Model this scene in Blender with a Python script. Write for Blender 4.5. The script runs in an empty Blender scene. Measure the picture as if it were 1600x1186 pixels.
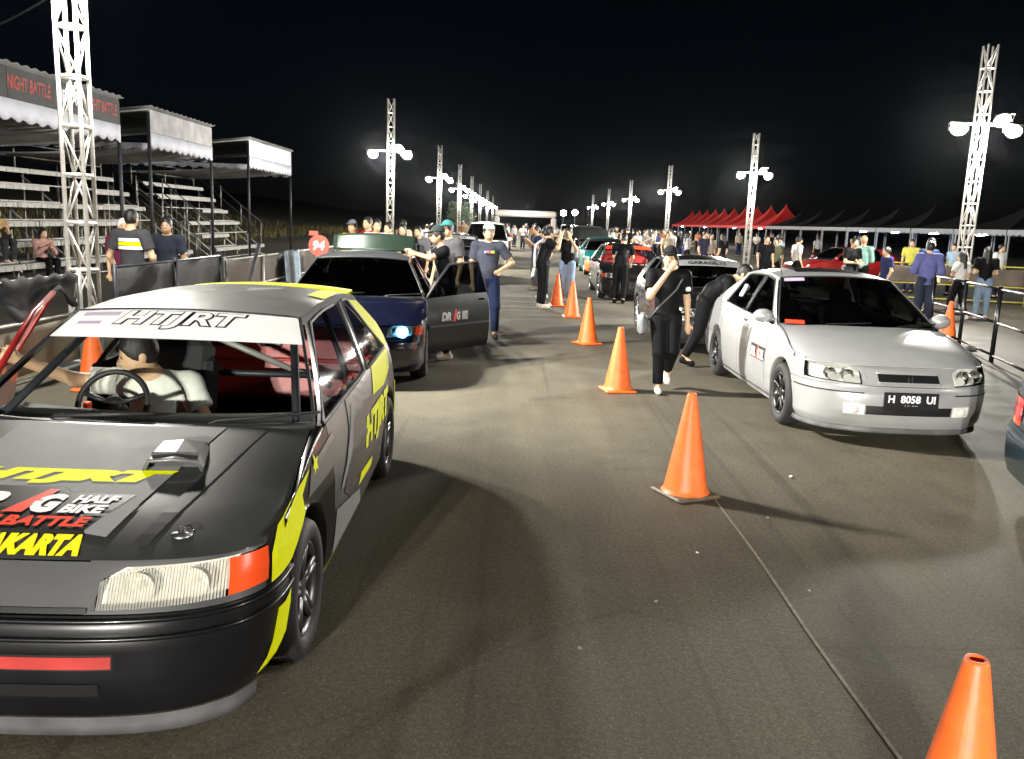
import bpy, bmesh, math, random
import numpy as np
from mathutils import Vector, Matrix

random.seed(7); np.random.seed(7)
SC = bpy.context.scene
COL = SC.collection
R = math.radians
PI = math.pi

# ------------------------------------------------------------------ camera
cam_d = bpy.data.cameras.new('camera')
cam_d.sensor_width = 36.0
cam_d.lens = 1349.3 / 1600 * 36.0
cam_d.clip_start = 0.05
cam_d.clip_end = 3000
cam = bpy.data.objects.new('camera', cam_d)
COL.objects.link(cam)
cam.matrix_world = (Matrix.Translation((0, 0, 1.7775)) @ Matrix.Rotation(0.00299, 4, 'Z')
                    @ Matrix.Rotation(PI / 2 - 0.18062, 4, 'X') @ Matrix.Rotation(0.03697, 4, 'Z'))
SC.camera = cam

# ------------------------------------------------------------------ night sky
world = bpy.data.worlds.new('World')
SC.world = world
world.use_nodes = True
wn = world.node_tree
bg = wn.nodes['Background']
sky = wn.nodes.new('ShaderNodeTexSky')
sky.sky_type = 'NISHITA'
sky.sun_disc = False
sky.sun_elevation = R(50)
sky.sun_rotation = R(150)
tint = wn.nodes.new('ShaderNodeMix'); tint.data_type = 'RGBA'; tint.blend_type = 'MULTIPLY'; tint.inputs['Factor'].default_value = 1.0; tint.inputs[7].default_value = (.95, 1.0, 1.3, 1)
wn.links.new(sky.outputs[0], tint.inputs[6]); wn.links.new(tint.outputs[2], bg.inputs['Color'])
bg.inputs['Strength'].default_value = 0.00022

# ------------------------------------------------------------------ exposure and renderer
SC.view_settings.view_transform = 'Standard'
SC.view_settings.look = 'None'
SC.view_settings.exposure = 1.08
SC.view_settings.gamma = 1.0
SC.render.engine = 'CYCLES'
SC.cycles.use_denoising = True
SC.cycles.use_light_tree = True
SC.cycles.use_adaptive_sampling = True
SC.cycles.adaptive_threshold = 0.02
SC.cycles.max_bounces = 5
SC.cycles.transparent_max_bounces = 16
SC.cycles.sample_clamp_indirect = 6.0
SC.cycles.caustics_reflective = False
SC.cycles.caustics_refractive = False
LAMP_W = 4800.0        # power of one tower's floodlight set
LAMP_COL = (1.0, 0.965, 0.88)

# ------------------------------------------------------------------ materials
MATS = {}
def nodes_of(m):
    m.use_nodes = True
    nt = m.node_tree
    return nt, nt.nodes, nt.links, nt.nodes['Principled BSDF']

def mat(name, col, rough=0.5, metal=0.0, coat=0.0, var=0.12, scale=6.0, bump=0.0, bscale=60.0, spec=0.5, emit=None, estr=0.0, trans=0.0):
    if name in MATS: return MATS[name]
    m = bpy.data.materials.new(name); MATS[name] = m
    nt, N, L, b = nodes_of(m)
    b.inputs['Roughness'].default_value = rough
    b.inputs['Metallic'].default_value = metal
    b.inputs['Coat Weight'].default_value = coat
    b.inputs['Coat Roughness'].default_value = 0.06
    b.inputs['Specular IOR Level'].default_value = spec
    tc = N.new('ShaderNodeTexCoord')
    nz = N.new('ShaderNodeTexNoise'); nz.inputs['Scale'].default_value = scale; nz.inputs['Detail'].default_value = 5
    L.new(tc.outputs['Object'], nz.inputs['Vector'])
    rp = N.new('ShaderNodeValToRGB')
    rp.color_ramp.elements[0].position = 0.3; rp.color_ramp.elements[1].position = 0.7
    rp.color_ramp.elements[0].color = tuple(c * (1 - var) for c in col) + (1,)
    rp.color_ramp.elements[1].color = tuple(min(1, c * (1 + var)) for c in col) + (1,)
    L.new(nz.outputs['Fac'], rp.inputs['Fac']); L.new(rp.outputs['Color'], b.inputs['Base Color'])
    mr = N.new('ShaderNodeMapRange')
    mr.inputs['To Min'].default_value = max(0.02, rough * 0.85); mr.inputs['To Max'].default_value = min(1, rough * 1.15)
    L.new(nz.outputs['Fac'], mr.inputs['Value']); L.new(mr.outputs[0], b.inputs['Roughness'])
    if bump:
        n2 = N.new('ShaderNodeTexNoise'); n2.inputs['Scale'].default_value = bscale; n2.inputs['Detail'].default_value = 3
        L.new(tc.outputs['Object'], n2.inputs['Vector'])
        bp = N.new('ShaderNodeBump'); bp.inputs['Strength'].default_value = bump; bp.inputs['Distance'].default_value = 0.01
        L.new(n2.outputs['Fac'], bp.inputs['Height']); L.new(bp.outputs[0], b.inputs['Normal'])
    if emit is not None:
        b.inputs['Emission Color'].default_value = tuple(emit) + (1,); b.inputs['Emission Strength'].default_value = estr
    return m

def glass(name, tint, rough=0.02, ior=1.5):
    if name in MATS: return MATS[name]
    m = bpy.data.materials.new(name); MATS[name] = m
    m.use_nodes = True; nt = m.node_tree; N = nt.nodes; L = nt.links
    N.remove(N['Principled BSDF'])
    out = N['Material Output']
    tr = N.new('ShaderNodeBsdfTransparent'); tr.inputs[0].default_value = tuple(tint) + (1,)
    gl = N.new('ShaderNodeBsdfGlossy'); gl.inputs['Roughness'].default_value = rough
    lw = N.new('ShaderNodeLayerWeight'); lw.inputs['Blend'].default_value = .5
    pw = N.new('ShaderNodeMath'); pw.operation = 'POWER'; pw.inputs[1].default_value = 5; L.new(lw.outputs['Facing'], pw.inputs[0])
    f0 = ((ior - 1) / (ior + 1)) ** 2
    fr = N.new('ShaderNodeMapRange'); fr.inputs['To Min'].default_value = f0; fr.inputs['To Max'].default_value = 1; L.new(pw.outputs[0], fr.inputs['Value'])
    tc = N.new('ShaderNodeTexCoord'); nz = N.new('ShaderNodeTexNoise'); nz.inputs['Scale'].default_value = 3
    L.new(tc.outputs['Object'], nz.inputs['Vector'])
    mr = N.new('ShaderNodeMapRange'); mr.inputs['To Min'].default_value = rough * .6; mr.inputs['To Max'].default_value = rough * 1.6
    L.new(nz.outputs['Fac'], mr.inputs['Value']); L.new(mr.outputs[0], gl.inputs['Roughness'])
    mx = N.new('ShaderNodeMixShader')
    L.new(fr.outputs[0], mx.inputs[0]); L.new(tr.outputs[0], mx.inputs[1]); L.new(gl.outputs[0], mx.inputs[2])
    L.new(mx.outputs[0], out.inputs['Surface'])
    return m

def emitter(name, col, s):
    if name in MATS: return MATS[name]
    m = bpy.data.materials.new(name); MATS[name] = m
    m.use_nodes = True; nt = m.node_tree; N = nt.nodes; L = nt.links
    N.remove(N['Principled BSDF'])
    e = N.new('ShaderNodeEmission'); e.inputs[0].default_value = tuple(col) + (1,); e.inputs[1].default_value = s
    L.new(e.outputs[0], N['Material Output'].inputs['Surface'])
    return m

def asphalt():
    m = bpy.data.materials.new('asphalt'); nt, N, L, b = nodes_of(m)
    tc = N.new('ShaderNodeTexCoord')
    def noise(sc, det=6, rgh=.6, vec=None):
        n = N.new('ShaderNodeTexNoise'); n.inputs['Scale'].default_value = sc; n.inputs['Detail'].default_value = det
        n.inputs['Roughness'].default_value = rgh; L.new(vec or tc.outputs['Object'], n.inputs['Vector']); return n
    big = noise(.35, 4); mid = noise(2.5, 6); fine = noise(85, 4, .75)
    mp = N.new('ShaderNodeMapping'); mp.inputs['Scale'].default_value = (1.0, .06, 1); L.new(tc.outputs['Object'], mp.inputs['Vector'])
    streak = noise(1.6, 5, .6, mp.outputs[0])
    def ramp(n, p0, p1, c0, c1):
        r = N.new('ShaderNodeValToRGB'); e = r.color_ramp.elements
        e[0].position, e[1].position = p0, p1; e[0].color = (*c0, 1); e[1].color = (*c1, 1); L.new(n.outputs['Fac'], r.inputs['Fac']); return r
    c = ramp(mid, .3, .75, (.148, .129, .083), (.203, .176, .115))
    def mul(a, bb, f):
        x = N.new('ShaderNodeMix'); x.data_type = 'RGBA'; x.blend_type = 'MULTIPLY'; x.inputs['Factor'].default_value = f
        L.new(a, x.inputs[6]); L.new(bb, x.inputs[7]); return x.outputs[2]
    o = mul(c.outputs[0], ramp(big, .35, .65, (.68, .68, .68), (1, 1, 1)).outputs[0], .8)
    o = mul(o, ramp(streak, .35, .6, (.5, .5, .5), (1, 1, 1)).outputs[0], .6)
    mp2 = N.new('ShaderNodeMapping'); mp2.inputs['Scale'].default_value = (5.0, .10, 1); mp2.inputs['Rotation'].default_value = (0, 0, .05); L.new(tc.outputs['Object'], mp2.inputs['Vector'])
    tyre = noise(1.3, 3, .5, mp2.outputs[0]); oil = noise(.9, 5, .65)
    o = mul(o, ramp(tyre, .60, .70, (1, 1, 1), (.55, .55, .56)).outputs[0], .7)
    o = mul(o, ramp(oil, .60, .70, (1, 1, 1), (.45, .45, .46)).outputs[0], .75)
    mus = N.new('ShaderNodeTexNoise'); mus.inputs['Scale'].default_value = 1.1; mus.inputs['Detail'].default_value = 8; L.new(tc.outputs['Object'], mus.inputs['Vector'])
    vc = N.new('ShaderNodeTexVoronoi'); vc.feature = 'DISTANCE_TO_EDGE'; vc.inputs['Scale'].default_value = .22
    ad = N.new('ShaderNodeMix'); ad.data_type = 'RGBA'; ad.inputs['Factor'].default_value = .12; L.new(tc.outputs['Object'], ad.inputs[6]); L.new(mus.outputs['Color'], ad.inputs[7]); L.new(ad.outputs[2], vc.inputs['Vector'])
    ck = N.new('ShaderNodeMapRange'); ck.inputs['From Min'].default_value = .0; ck.inputs['From Max'].default_value = .0035; ck.inputs['To Min'].default_value = .35; ck.inputs['To Max'].default_value = 1; L.new(vc.outputs['Distance'], ck.inputs['Value'])
    o = mul(o, ck.outputs[0], .3)
    o = mul(o, ramp(fine, .36, .64, (.35, .35, .35), (1.0, 1.0, 1.0)).outputs[0], .85)
    grit = noise(38, 3, .8); o = mul(o, ramp(grit, .38, .62, (.45, .45, .45), (1, 1, 1)).outputs[0], .7)
    vo = N.new('ShaderNodeTexVoronoi'); vo.inputs['Scale'].default_value = 60; L.new(tc.outputs['Object'], vo.inputs['Vector'])
    spk = N.new('ShaderNodeMapRange'); spk.inputs['From Min'].default_value = .10; spk.inputs['From Max'].default_value = .22
    spk.inputs['To Min'].default_value = .4; spk.inputs['To Max'].default_value = 0; L.new(vo.outputs['Distance'], spk.inputs['Value'])
    x = N.new('ShaderNodeMix'); x.data_type = 'RGBA'; x.inputs[7].default_value = (.34, .31, .24, 1)
    L.new(spk.outputs[0], x.inputs['Factor']); L.new(o, x.inputs[6])
    L.new(x.outputs[2], b.inputs['Base Color'])
    rr = N.new('ShaderNodeMapRange'); rr.inputs['To Min'].default_value = .62; rr.inputs['To Max'].default_value = .9
    L.new(mid.outputs['Fac'], rr.inputs['Value']); L.new(rr.outputs[0], b.inputs['Roughness'])
    bp = N.new('ShaderNodeBump'); bp.inputs['Strength'].default_value = .55; bp.inputs['Distance'].default_value = .006
    L.new(fine.outputs['Fac'], bp.inputs['Height']); L.new(bp.outputs[0], b.inputs['Normal'])
    return m

# ------------------------------------------------------------------ mesh helpers
def mk(name, verts, faces, m, parent=None, smooth=False, mats=None, fmat=None):
    me = bpy.data.meshes.new(name)
    me.from_pydata([tuple(map(float, v)) for v in verts], [], [tuple(int(i) for i in f) for f in faces])
    for mm in (mats or [m]): me.materials.append(mm)
    if smooth: me.polygons.foreach_set('use_smooth', [True] * len(me.polygons))
    if fmat is not None: me.polygons.foreach_set('material_index', fmat)
    me.update()
    o = bpy.data.objects.new(name, me); COL.objects.link(o)
    if parent: o.parent = parent
    return o

def link(name, me, parent=None):
    o = bpy.data.objects.new(name, me); COL.objects.link(o)
    if parent: o.parent = parent
    return o

def thing(name, label, cat, loc=(0, 0, 0), rz=0.0, group=None, kind=None):
    o = bpy.data.objects.new(name, None); COL.objects.link(o); o.empty_display_size = .2
    o.location = loc; o.rotation_euler = (0, 0, rz); o['label'] = label; o['category'] = cat
    if group: o['group'] = group
    if kind: o['kind'] = kind
    return o

def tag(o, label, cat=None, group=None, kind=None):
    o['label'] = label
    if cat: o['category'] = cat
    if group: o['group'] = group
    if kind: o['kind'] = kind
    return o

class MB:
    """collects boxes, tubes, lathes"""
    def __init__(s): s.v = []; s.f = []
    def add(s, v, f):
        k = len(s.v); s.v += [tuple(p) for p in v]; s.f += [tuple(i + k for i in q) for q in f]; return s
    def box(s, c, d, M=None, bev=0.0):
        hx, hy, hz = d[0] / 2, d[1] / 2, d[2] / 2
        if bev <= 0:
            v = [(sx * hx, sy * hy, sz * hz) for sz in (-1, 1) for sy in (-1, 1) for sx in (-1, 1)]
            f = [(0, 2, 3, 1), (4, 5, 7, 6), (0, 1, 5, 4), (2, 6, 7, 3), (0, 4, 6, 2), (1, 3, 7, 5)]
        else:
            v = []; b = min(bev, hx * .9, hy * .9, hz * .9)
            def ring(x, y, z, c):
                return [(x - c, -y, z), (x, -y + c, z), (x, y - c, z), (x - c, y, z), (-x + c, y, z), (-x, y - c, z), (-x, -y + c, z), (-x + c, -y, z)]
            for x, y, z in ((hx - b, hy - b, -hz), (hx, hy, -hz + b), (hx, hy, hz - b), (hx - b, hy - b, hz)): v += ring(x, y, z, b)
            f = [tuple(range(7, -1, -1)), tuple(range(24, 32))]
            for k in range(3): f += [(k * 8 + i, k * 8 + (i + 1) % 8, k * 8 + 8 + (i + 1) % 8, k * 8 + 8 + i) for i in range(8)]
        v = [Vector(p) for p in v]
        if M is not None: v = [M @ p for p in v]
        c = Vector(c); return s.add([p + c for p in v], f)
    def tube(s, pts, r, n=8, cap=True):
        pts = [Vector(p) for p in pts]; rs = r if isinstance(r, (list, tuple)) else [r] * len(pts)
        v = []; prev = None
        for i, p in enumerate(pts):
            d = (pts[min(i + 1, len(pts) - 1)] - pts[max(i - 1, 0)]).normalized()
            a = prev if prev else (Vector((0, 0, 1)) if abs(d.z) < .9 else Vector((1, 0, 0)))
            x = d.cross(a).normalized(); y = x.cross(d).normalized(); prev = y
            for k in range(n):
                t = 2 * PI * k / n; v.append(p + (x * math.cos(t) + y * math.sin(t)) * rs[i])
        f = []
        for i in range(len(pts) - 1):
            f += [(i * n + k, i * n + (k + 1) % n, i * n + n + (k + 1) % n, i * n + n + k) for k in range(n)]
        if cap: f += [tuple(range(n - 1, -1, -1)), tuple(range(len(v) - n, len(v)))]
        return s.add(v, f)
    def lathe(s, prof, n=24, axis='z', c=(0, 0, 0)):
        v = []
        for r, h in prof:
            for k in range(n):
                t = 2 * PI * k / n; a, b = r * math.cos(t), r * math.sin(t)
                v.append((a + c[0], b + c[1], h + c[2]) if axis == 'z' else ((h + c[0], a + c[1], b + c[2]) if axis == 'x' else (a + c[0], h + c[1], b + c[2])))
        f = []
        for i in range(len(prof) - 1):
            f += [(i * n + k, i * n + (k + 1) % n, i * n + n + (k + 1) % n, i * n + n + k) for k in range(n)]
        return s.add(v, f)
    def grid(s, G):
        """G: list of rows of points"""
        n, m = len(G), len(G[0])
        v = [p for row in G for p in row]
        return s.add(v, [(i * m + j, i * m + j + 1, i * m + m + j + 1, i * m + m + j) for i in range(n - 1) for j in range(m - 1)])
    def build(s, name, m, parent=None, smooth=False): return mk(name, s.v, s.f, m, parent, smooth)
    def mesh(s, name, m, smooth=False):
        me = bpy.data.meshes.new(name); me.from_pydata([tuple(map(float, p)) for p in s.v], [], s.f); me.materials.append(m)
        if smooth: me.polygons.foreach_set('use_smooth', [True] * len(me.polygons))
        me.update(); return me

def solid(o, t, off=-1.0):
    md = o.modifiers.new('thickness', 'SOLIDIFY'); md.thickness = t; md.offset = off
    return o

def text2d(s, size=1.0, shear=0.0, bold=0.0, width=None, center=True):
    """flat lettering as 2-D points and faces"""
    cu = bpy.data.curves.new('lettering', 'FONT'); cu.body = s; cu.size = size; cu.shear = shear; cu.offset = bold; cu.resolution_u = 3
    o = bpy.data.objects.new('lettering', cu)
    me = bpy.data.meshes.new_from_object(o)
    v = np.array([(p.co.x, p.co.y) for p in me.vertices]); f = [tuple(p.vertices) for p in me.polygons]
    bpy.data.objects.remove(o); bpy.data.curves.remove(cu); bpy.data.meshes.remove(me)
    lo, hi = v.min(0), v.max(0)
    v = v - ((lo + hi) / 2 if center else lo)
    if width: v[:, 0] *= width / (hi[0] - lo[0])
    return v, f

def ring_outline(v, f):
    return v, f

def poly2d(pts, cell=0.06):
    bm = bmesh.new()
    fa = bm.faces.new([bm.verts.new((p[0], p[1], 0)) for p in pts])
    bmesh.ops.triangulate(bm, faces=bm.faces[:])
    for _ in range(7):
        es = [e for e in bm.edges if e.calc_length() > cell]
        if not es: break
        bmesh.ops.subdivide_edges(bm, edges=es, cuts=1)
        bmesh.ops.triangulate(bm, faces=bm.faces[:])
    bm.verts.index_update()
    v = np.array([(p.co.x, p.co.y) for p in bm.verts]); f = [tuple(q.index for q in fc.verts) for fc in bm.faces]
    bm.free(); return v, f
# ------------------------------------------------------------------ car geometry
def itp(x, tab): return np.interp(x, [t[0] for t in tab], [t[1] for t in tab])

class Car:
    D = dict(W=.84, yf=-.80, yr=3.18, df=.52, dr=.42, nf=3.2, nr=3.2, wb=2.5, zw=.285, rt=.285, ra=.345, track=.735, tw=.195,
             zb0=.17, zb1=.515, zsill=.20, zH=.665, yd=[.50, 1.66], ycowl=.44, zcowl=.85, hbow=.14,
             ins=[(.08, .075), (.17, .055), (.23, .02), (.42, .0), (.60, .0), (.66, .008), (.76, .02), (.86, .045), (.95, .085)],
             fin=[(.05, .07), (.17, .035), (.23, .012), (.30, 0), (.43, 0), (.45, .010), (.48, .008), (.515, .03), (.55, .05), (.665, .115), (.80, .24)],
             rin=[(.05, .07), (.17, .03), (.30, 0), (.48, 0), (.54, .05), (.80, .07), (.95, .11)],
             belt=[(-.80, .665), (-.30, .71), (.44, .845), (1.2, .875), (2.6, .89), (3.2, .89)],
             xr=.555, zr=1.275, rail=[(1.05, 1.255), (1.5, 1.288), (2.2, 1.288), (2.62, 1.245)],
             A0=(.42, .855), A1=(1.06, 1.258), yR=2.60, T=(3.06, .90), wbow=.15, rbow=.03, crown=.055,
             pil=None, hs0=.285, hst=None, mirrors=True, hexp=1.55, hz=(.53, .642, .545, .655), deck=None)
    def __init__(s, **k):
        for a, b in {**Car.D, **k}.items(): setattr(s, a, b)
        s.yfc = s.yf + s.df; s.yrc = s.yr - s.dr
        ph = np.linspace(PI / 2, 0, 400)
        def tab(n, d):
            x = s.W * np.cos(ph).clip(0) ** (2 / n); y = d * np.sin(ph) ** (2 / n)
            L = np.concatenate([[0], np.cumsum(np.hypot(np.diff(x), np.diff(y)))]); return L / L[-1]
        s.tf, s.tr, s.ph = tab(s.nf, s.df), tab(s.nr, s.dr), ph
        ys, xs = [], []
        for st in np.linspace(1, 2.75, 60):
            p = s.raw(st, .86); ys.append(p[1]); xs.append(p[0])
        s.ty, s.tx = ys, xs
    def raw(s, st, z):
        sg = -1 if st < 0 else 1; st = abs(st)
        W = s.W - itp(z, s.ins); ym = (s.yfc + s.yrc) / 2; hl = (s.yrc - s.yfc) / 2
        bar = lambda y: 1 - .022 * min(1, abs((y - ym) / hl)) ** 2.2
        if st < 1:
            p = np.interp(st, s.tf, s.ph); y0 = s.yf + itp(z, s.fin)
            return (sg * W * bar(s.yfc) * max(0, math.cos(p)) ** (2 / s.nf), s.yfc - (s.yfc - y0) * math.sin(p) ** (2 / s.nf), z)
        if st <= 2:
            y = s.yfc + (st - 1) * (s.yrc - s.yfc); return (sg * W * bar(y), y, z)
        p = np.interp(3 - st, s.tr, s.ph); y0 = s.yr - itp(z, s.rin)
        return (sg * W * bar(s.yrc) * max(0, math.cos(p)) ** (2 / s.nr), s.yrc + (y0 - s.yrc) * math.sin(p) ** (2 / s.nr), z)
    def P(s, st, z, off=0.0):
        p = s.raw(st, z)
        if not off: return p
        a, b = s.raw(st - .01 if abs(st) > .012 else st, z), s.raw(st + .01, z)
        t = Vector((b[0] - a[0], b[1] - a[1], 0)); n = Vector((-t.y, t.x, 0))
        if n.length < 1e-9: return p
        n.normalize()
        c = Vector((0, (s.yfc + s.yrc) / 2, 0))
        if n.dot(Vector((p[0], p[1], 0)) - c) < 0: n = -n
        return (p[0] + n.x * off, p[1] + n.y * off, z)
    def sy(s, y): return 1 + (y - s.yfc) / (s.yrc - s.yfc)
    def fx(s, x):
        t = np.linspace(0, 1, 120); xs = [s.raw(a, .6)[0] for a in t]; return float(np.interp(x, xs, t))
    def zs(s, y): return float(itp(y, s.belt))
    def zst(s, st): return s.zs(s.raw(st, .7)[1])
    def xs(s, y): return float(np.interp(y, s.ty, s.tx))
    def Gx(s, y, z):
        z0 = s.zs(y); x0 = s.xs(y) - .012; t = max(0.0, (z - z0) / (s.zr - z0)); xr = s.xr * (1 - .03 * ((y - 1.5) / 1.2) ** 2)
        return x0 - (x0 - xr) * t ** 1.12
    # surfaces
    def patch(s, s0, s1, zlo, zhi, nz=6, n=None, off=0.0, arches=False, mb=None):
        n = n or max(2, int(abs(s1 - s0) / .035))
        f0 = zlo if callable(zlo) else (lambda st: zlo); f1 = zhi if callable(zhi) else (lambda st: zhi)
        G = [[s.P(st, f0(st) + (f1(st) - f0(st)) * j / nz, off) for j in range(nz + 1)] for st in np.linspace(s0, s1, n + 1)]
        m = MB().grid(G)
        if arches: s.cut(m, arches if isinstance(arches, float) else s.ra)
        if mb is not None: mb.add(m.v, m.f); return mb
        return m
    def cut(s, m, ra):
        v = [list(p) for p in m.v]
        for yw in (0.0, s.wb):
            d = [math.hypot(p[1] - yw, p[2] - s.zw) for p in v]
            m.f = [f for f in m.f if sum(d[i] for i in f) / len(f) > ra and sum(d[i] < ra for i in f) <= 2]
            used = {i for f in m.f for i in f}
            for i in used:
                if d[i] < ra + .012:
                    k = ra / max(d[i], 1e-6); y, z = yw + (v[i][1] - yw) * k, s.zw + (v[i][2] - s.zw) * k
                    v[i][1], v[i][2] = y, z
        m.v = [tuple(p) for p in v]
    def Wn(s, a, b, off=0.0):
        y = s.A0[0] + (s.A1[0] - s.A0[0]) * b; z = s.A0[1] + (s.A1[1] - s.A0[1]) * b + .012 * math.sin(PI * b)
        x = s.Gx(y, z) - .012
        return (a * x, y - s.wbow * (1 - a * a) * (1 - .35 * b) - off * .6, z + .032 * b * (1 - a * a) + off * .8)
    def Rf(s, a, c, off=0.0):
        y = s.A1[0] + (s.yR - s.A1[0]) * c; zr = float(itp(y, s.rail)); x = s.Gx(y, zr)
        yy = y - s.wbow * .65 * (1 - a * a) * (1 - c) + s.rbow * (1 - a * a) * c
        return (a * x, yy, zr + (.032 + (s.crown - .032) * math.sin(PI * min(1, c * 1.2)) ** .8 * (1 if c < .83 else 1)) * (1 - abs(a) ** 2.4) + off)
    def Rg(s, a, b, off=0.0):
        y = s.yR + (s.T[0] - s.yR) * b; z0 = float(itp(s.yR, s.rail)); z = z0 + (s.T[1] - z0) * b
        x = s.Gx(y, z) - .012
        return (a * x, y + s.rbow * (1 - a * a) * (1 + b) + off * .6, z + .032 * (1 - b) * (1 - a * a) + off * .8)
    def Hd(s, a, b, off=0.0):
        """hood: a across -1..1, b 0 front .. 1 cowl"""
        E = s.raw(a * .94, s.zH); C = (a * (s.Gx(*s.A0) - .03), s.ycowl - s.hbow * (1 - a * a), s.zcowl)
        h = 1 - max(0.0, 1 - b) ** s.hexp
        z = E[2] + (C[2] - E[2]) * h + (.03 * (1 - abs(a) ** 3.0)) * min(1, max(0.0, b) * 5) ** .6
        w = b
        return (E[0] + (C[0] - E[0]) * w, E[1] + (C[1] - E[1]) * b, z + off)
    def Dk(s, a, b, off=0.0):
        E = s.raw(math.copysign(3 - abs(a) * .94, a) if a else 3, s.deck); C = (a * (s.Gx(*s.T) - .02), s.T[0] + .05 * (1 - a * a), s.T[1] + .005)
        return (C[0] + (E[0] - C[0]) * b, C[1] + (E[1] - C[1]) * b, C[2] + (E[2] - C[2]) * b ** 2 + .02 * (1 - abs(a) ** 3) * min(1, (1 - b) * 5) + off)

def surf(fn, a0, a1, b0, b1, n, m, off=0.0):
    return MB().grid([[fn(a0 + (a1 - a0) * i / n, b0 + (b1 - b0) * j / m, off) for j in range(m + 1)] for i in range(n + 1)])

def mapped(name, v, f, fn, m, parent):
    return mk(name, [fn(p[0], p[1]) for p in v], f, m, parent)

def yzquad(c, lo, hi, n=6, m=5, off=0.0, side=1):
    """ruled side-window patch: lo, hi = ((y,z),(y,z))"""
    G = []
    for i in range(n + 1):
        t = i / n; a = np.array(lo[0]) * (1 - t) + np.array(lo[1]) * t; b = np.array(hi[0]) * (1 - t) + np.array(hi[1]) * t
        row = []
        for j in range(m + 1):
            q = a + (b - a) * j / m; row.append((side * (c.Gx(q[0], q[1]) + off), q[0], q[1]))
        G.append(row)
    return MB().grid(G)

def wheel_meshes(rt, tw, rim_r, spokes, rim_m, tyre_m, key, disc=False):
    w = tw / 2
    t = MB().lathe([(rim_r, -w * .8), (rim_r + .012, -w * .95), (rt - .035, -w), (rt - .012, -w * .86), (rt, -w * .6), (rt, w * .6), (rt - .012, w * .86), (rt - .035, w),
                    (rim_r + .012, w * .95), (rim_r, w * .8)], 36, 'x')
    r = MB().lathe([(rim_r, -w * .8), (rim_r, w * .8), (rim_r - .014, w * .84), (rim_r - .018, w * .55), (rim_r - .03, w * .2), (rim_r - .03, -w * .7)], 36, 'x')
    if disc: r.lathe([(rim_r - .02, w * .62), (rim_r * .5, w * .5), (rim_r * .2, w * .62), (0.001, w * .64)], 32, 'x')
    else:
        r.lathe([(rim_r - .03, w * .02), (.001, w * .02)], 24, 'x')
        for k in range(spokes):
            t0 = 2 * PI * k / spokes
            for dt in ((-.10, .10) if spokes <= 6 else (0,)):
                p0 = (w * .55, .045 * math.cos(t0 + dt * 3), .045 * math.sin(t0 + dt * 3)); p1 = (w * .72, (rim_r - .015) * math.cos(t0 + dt), (rim_r - .015) * math.sin(t0 + dt))
                r.tube([p0, p1], [.017, .014], 6)
    r.lathe([(.06, w * .2), (.06, w * .62), (.045, w * .70), (.001, w * .72)], 16, 'x')
    d = MB().lathe([(.12, -.01), (.12, .012), (.05, .012)], 24, 'x')
    return t.mesh('tyre_' + key, tyre_m, True), r.mesh('rim_' + key, rim_m, True), d.mesh('brake_disc', MATS['steel'], True)

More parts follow.
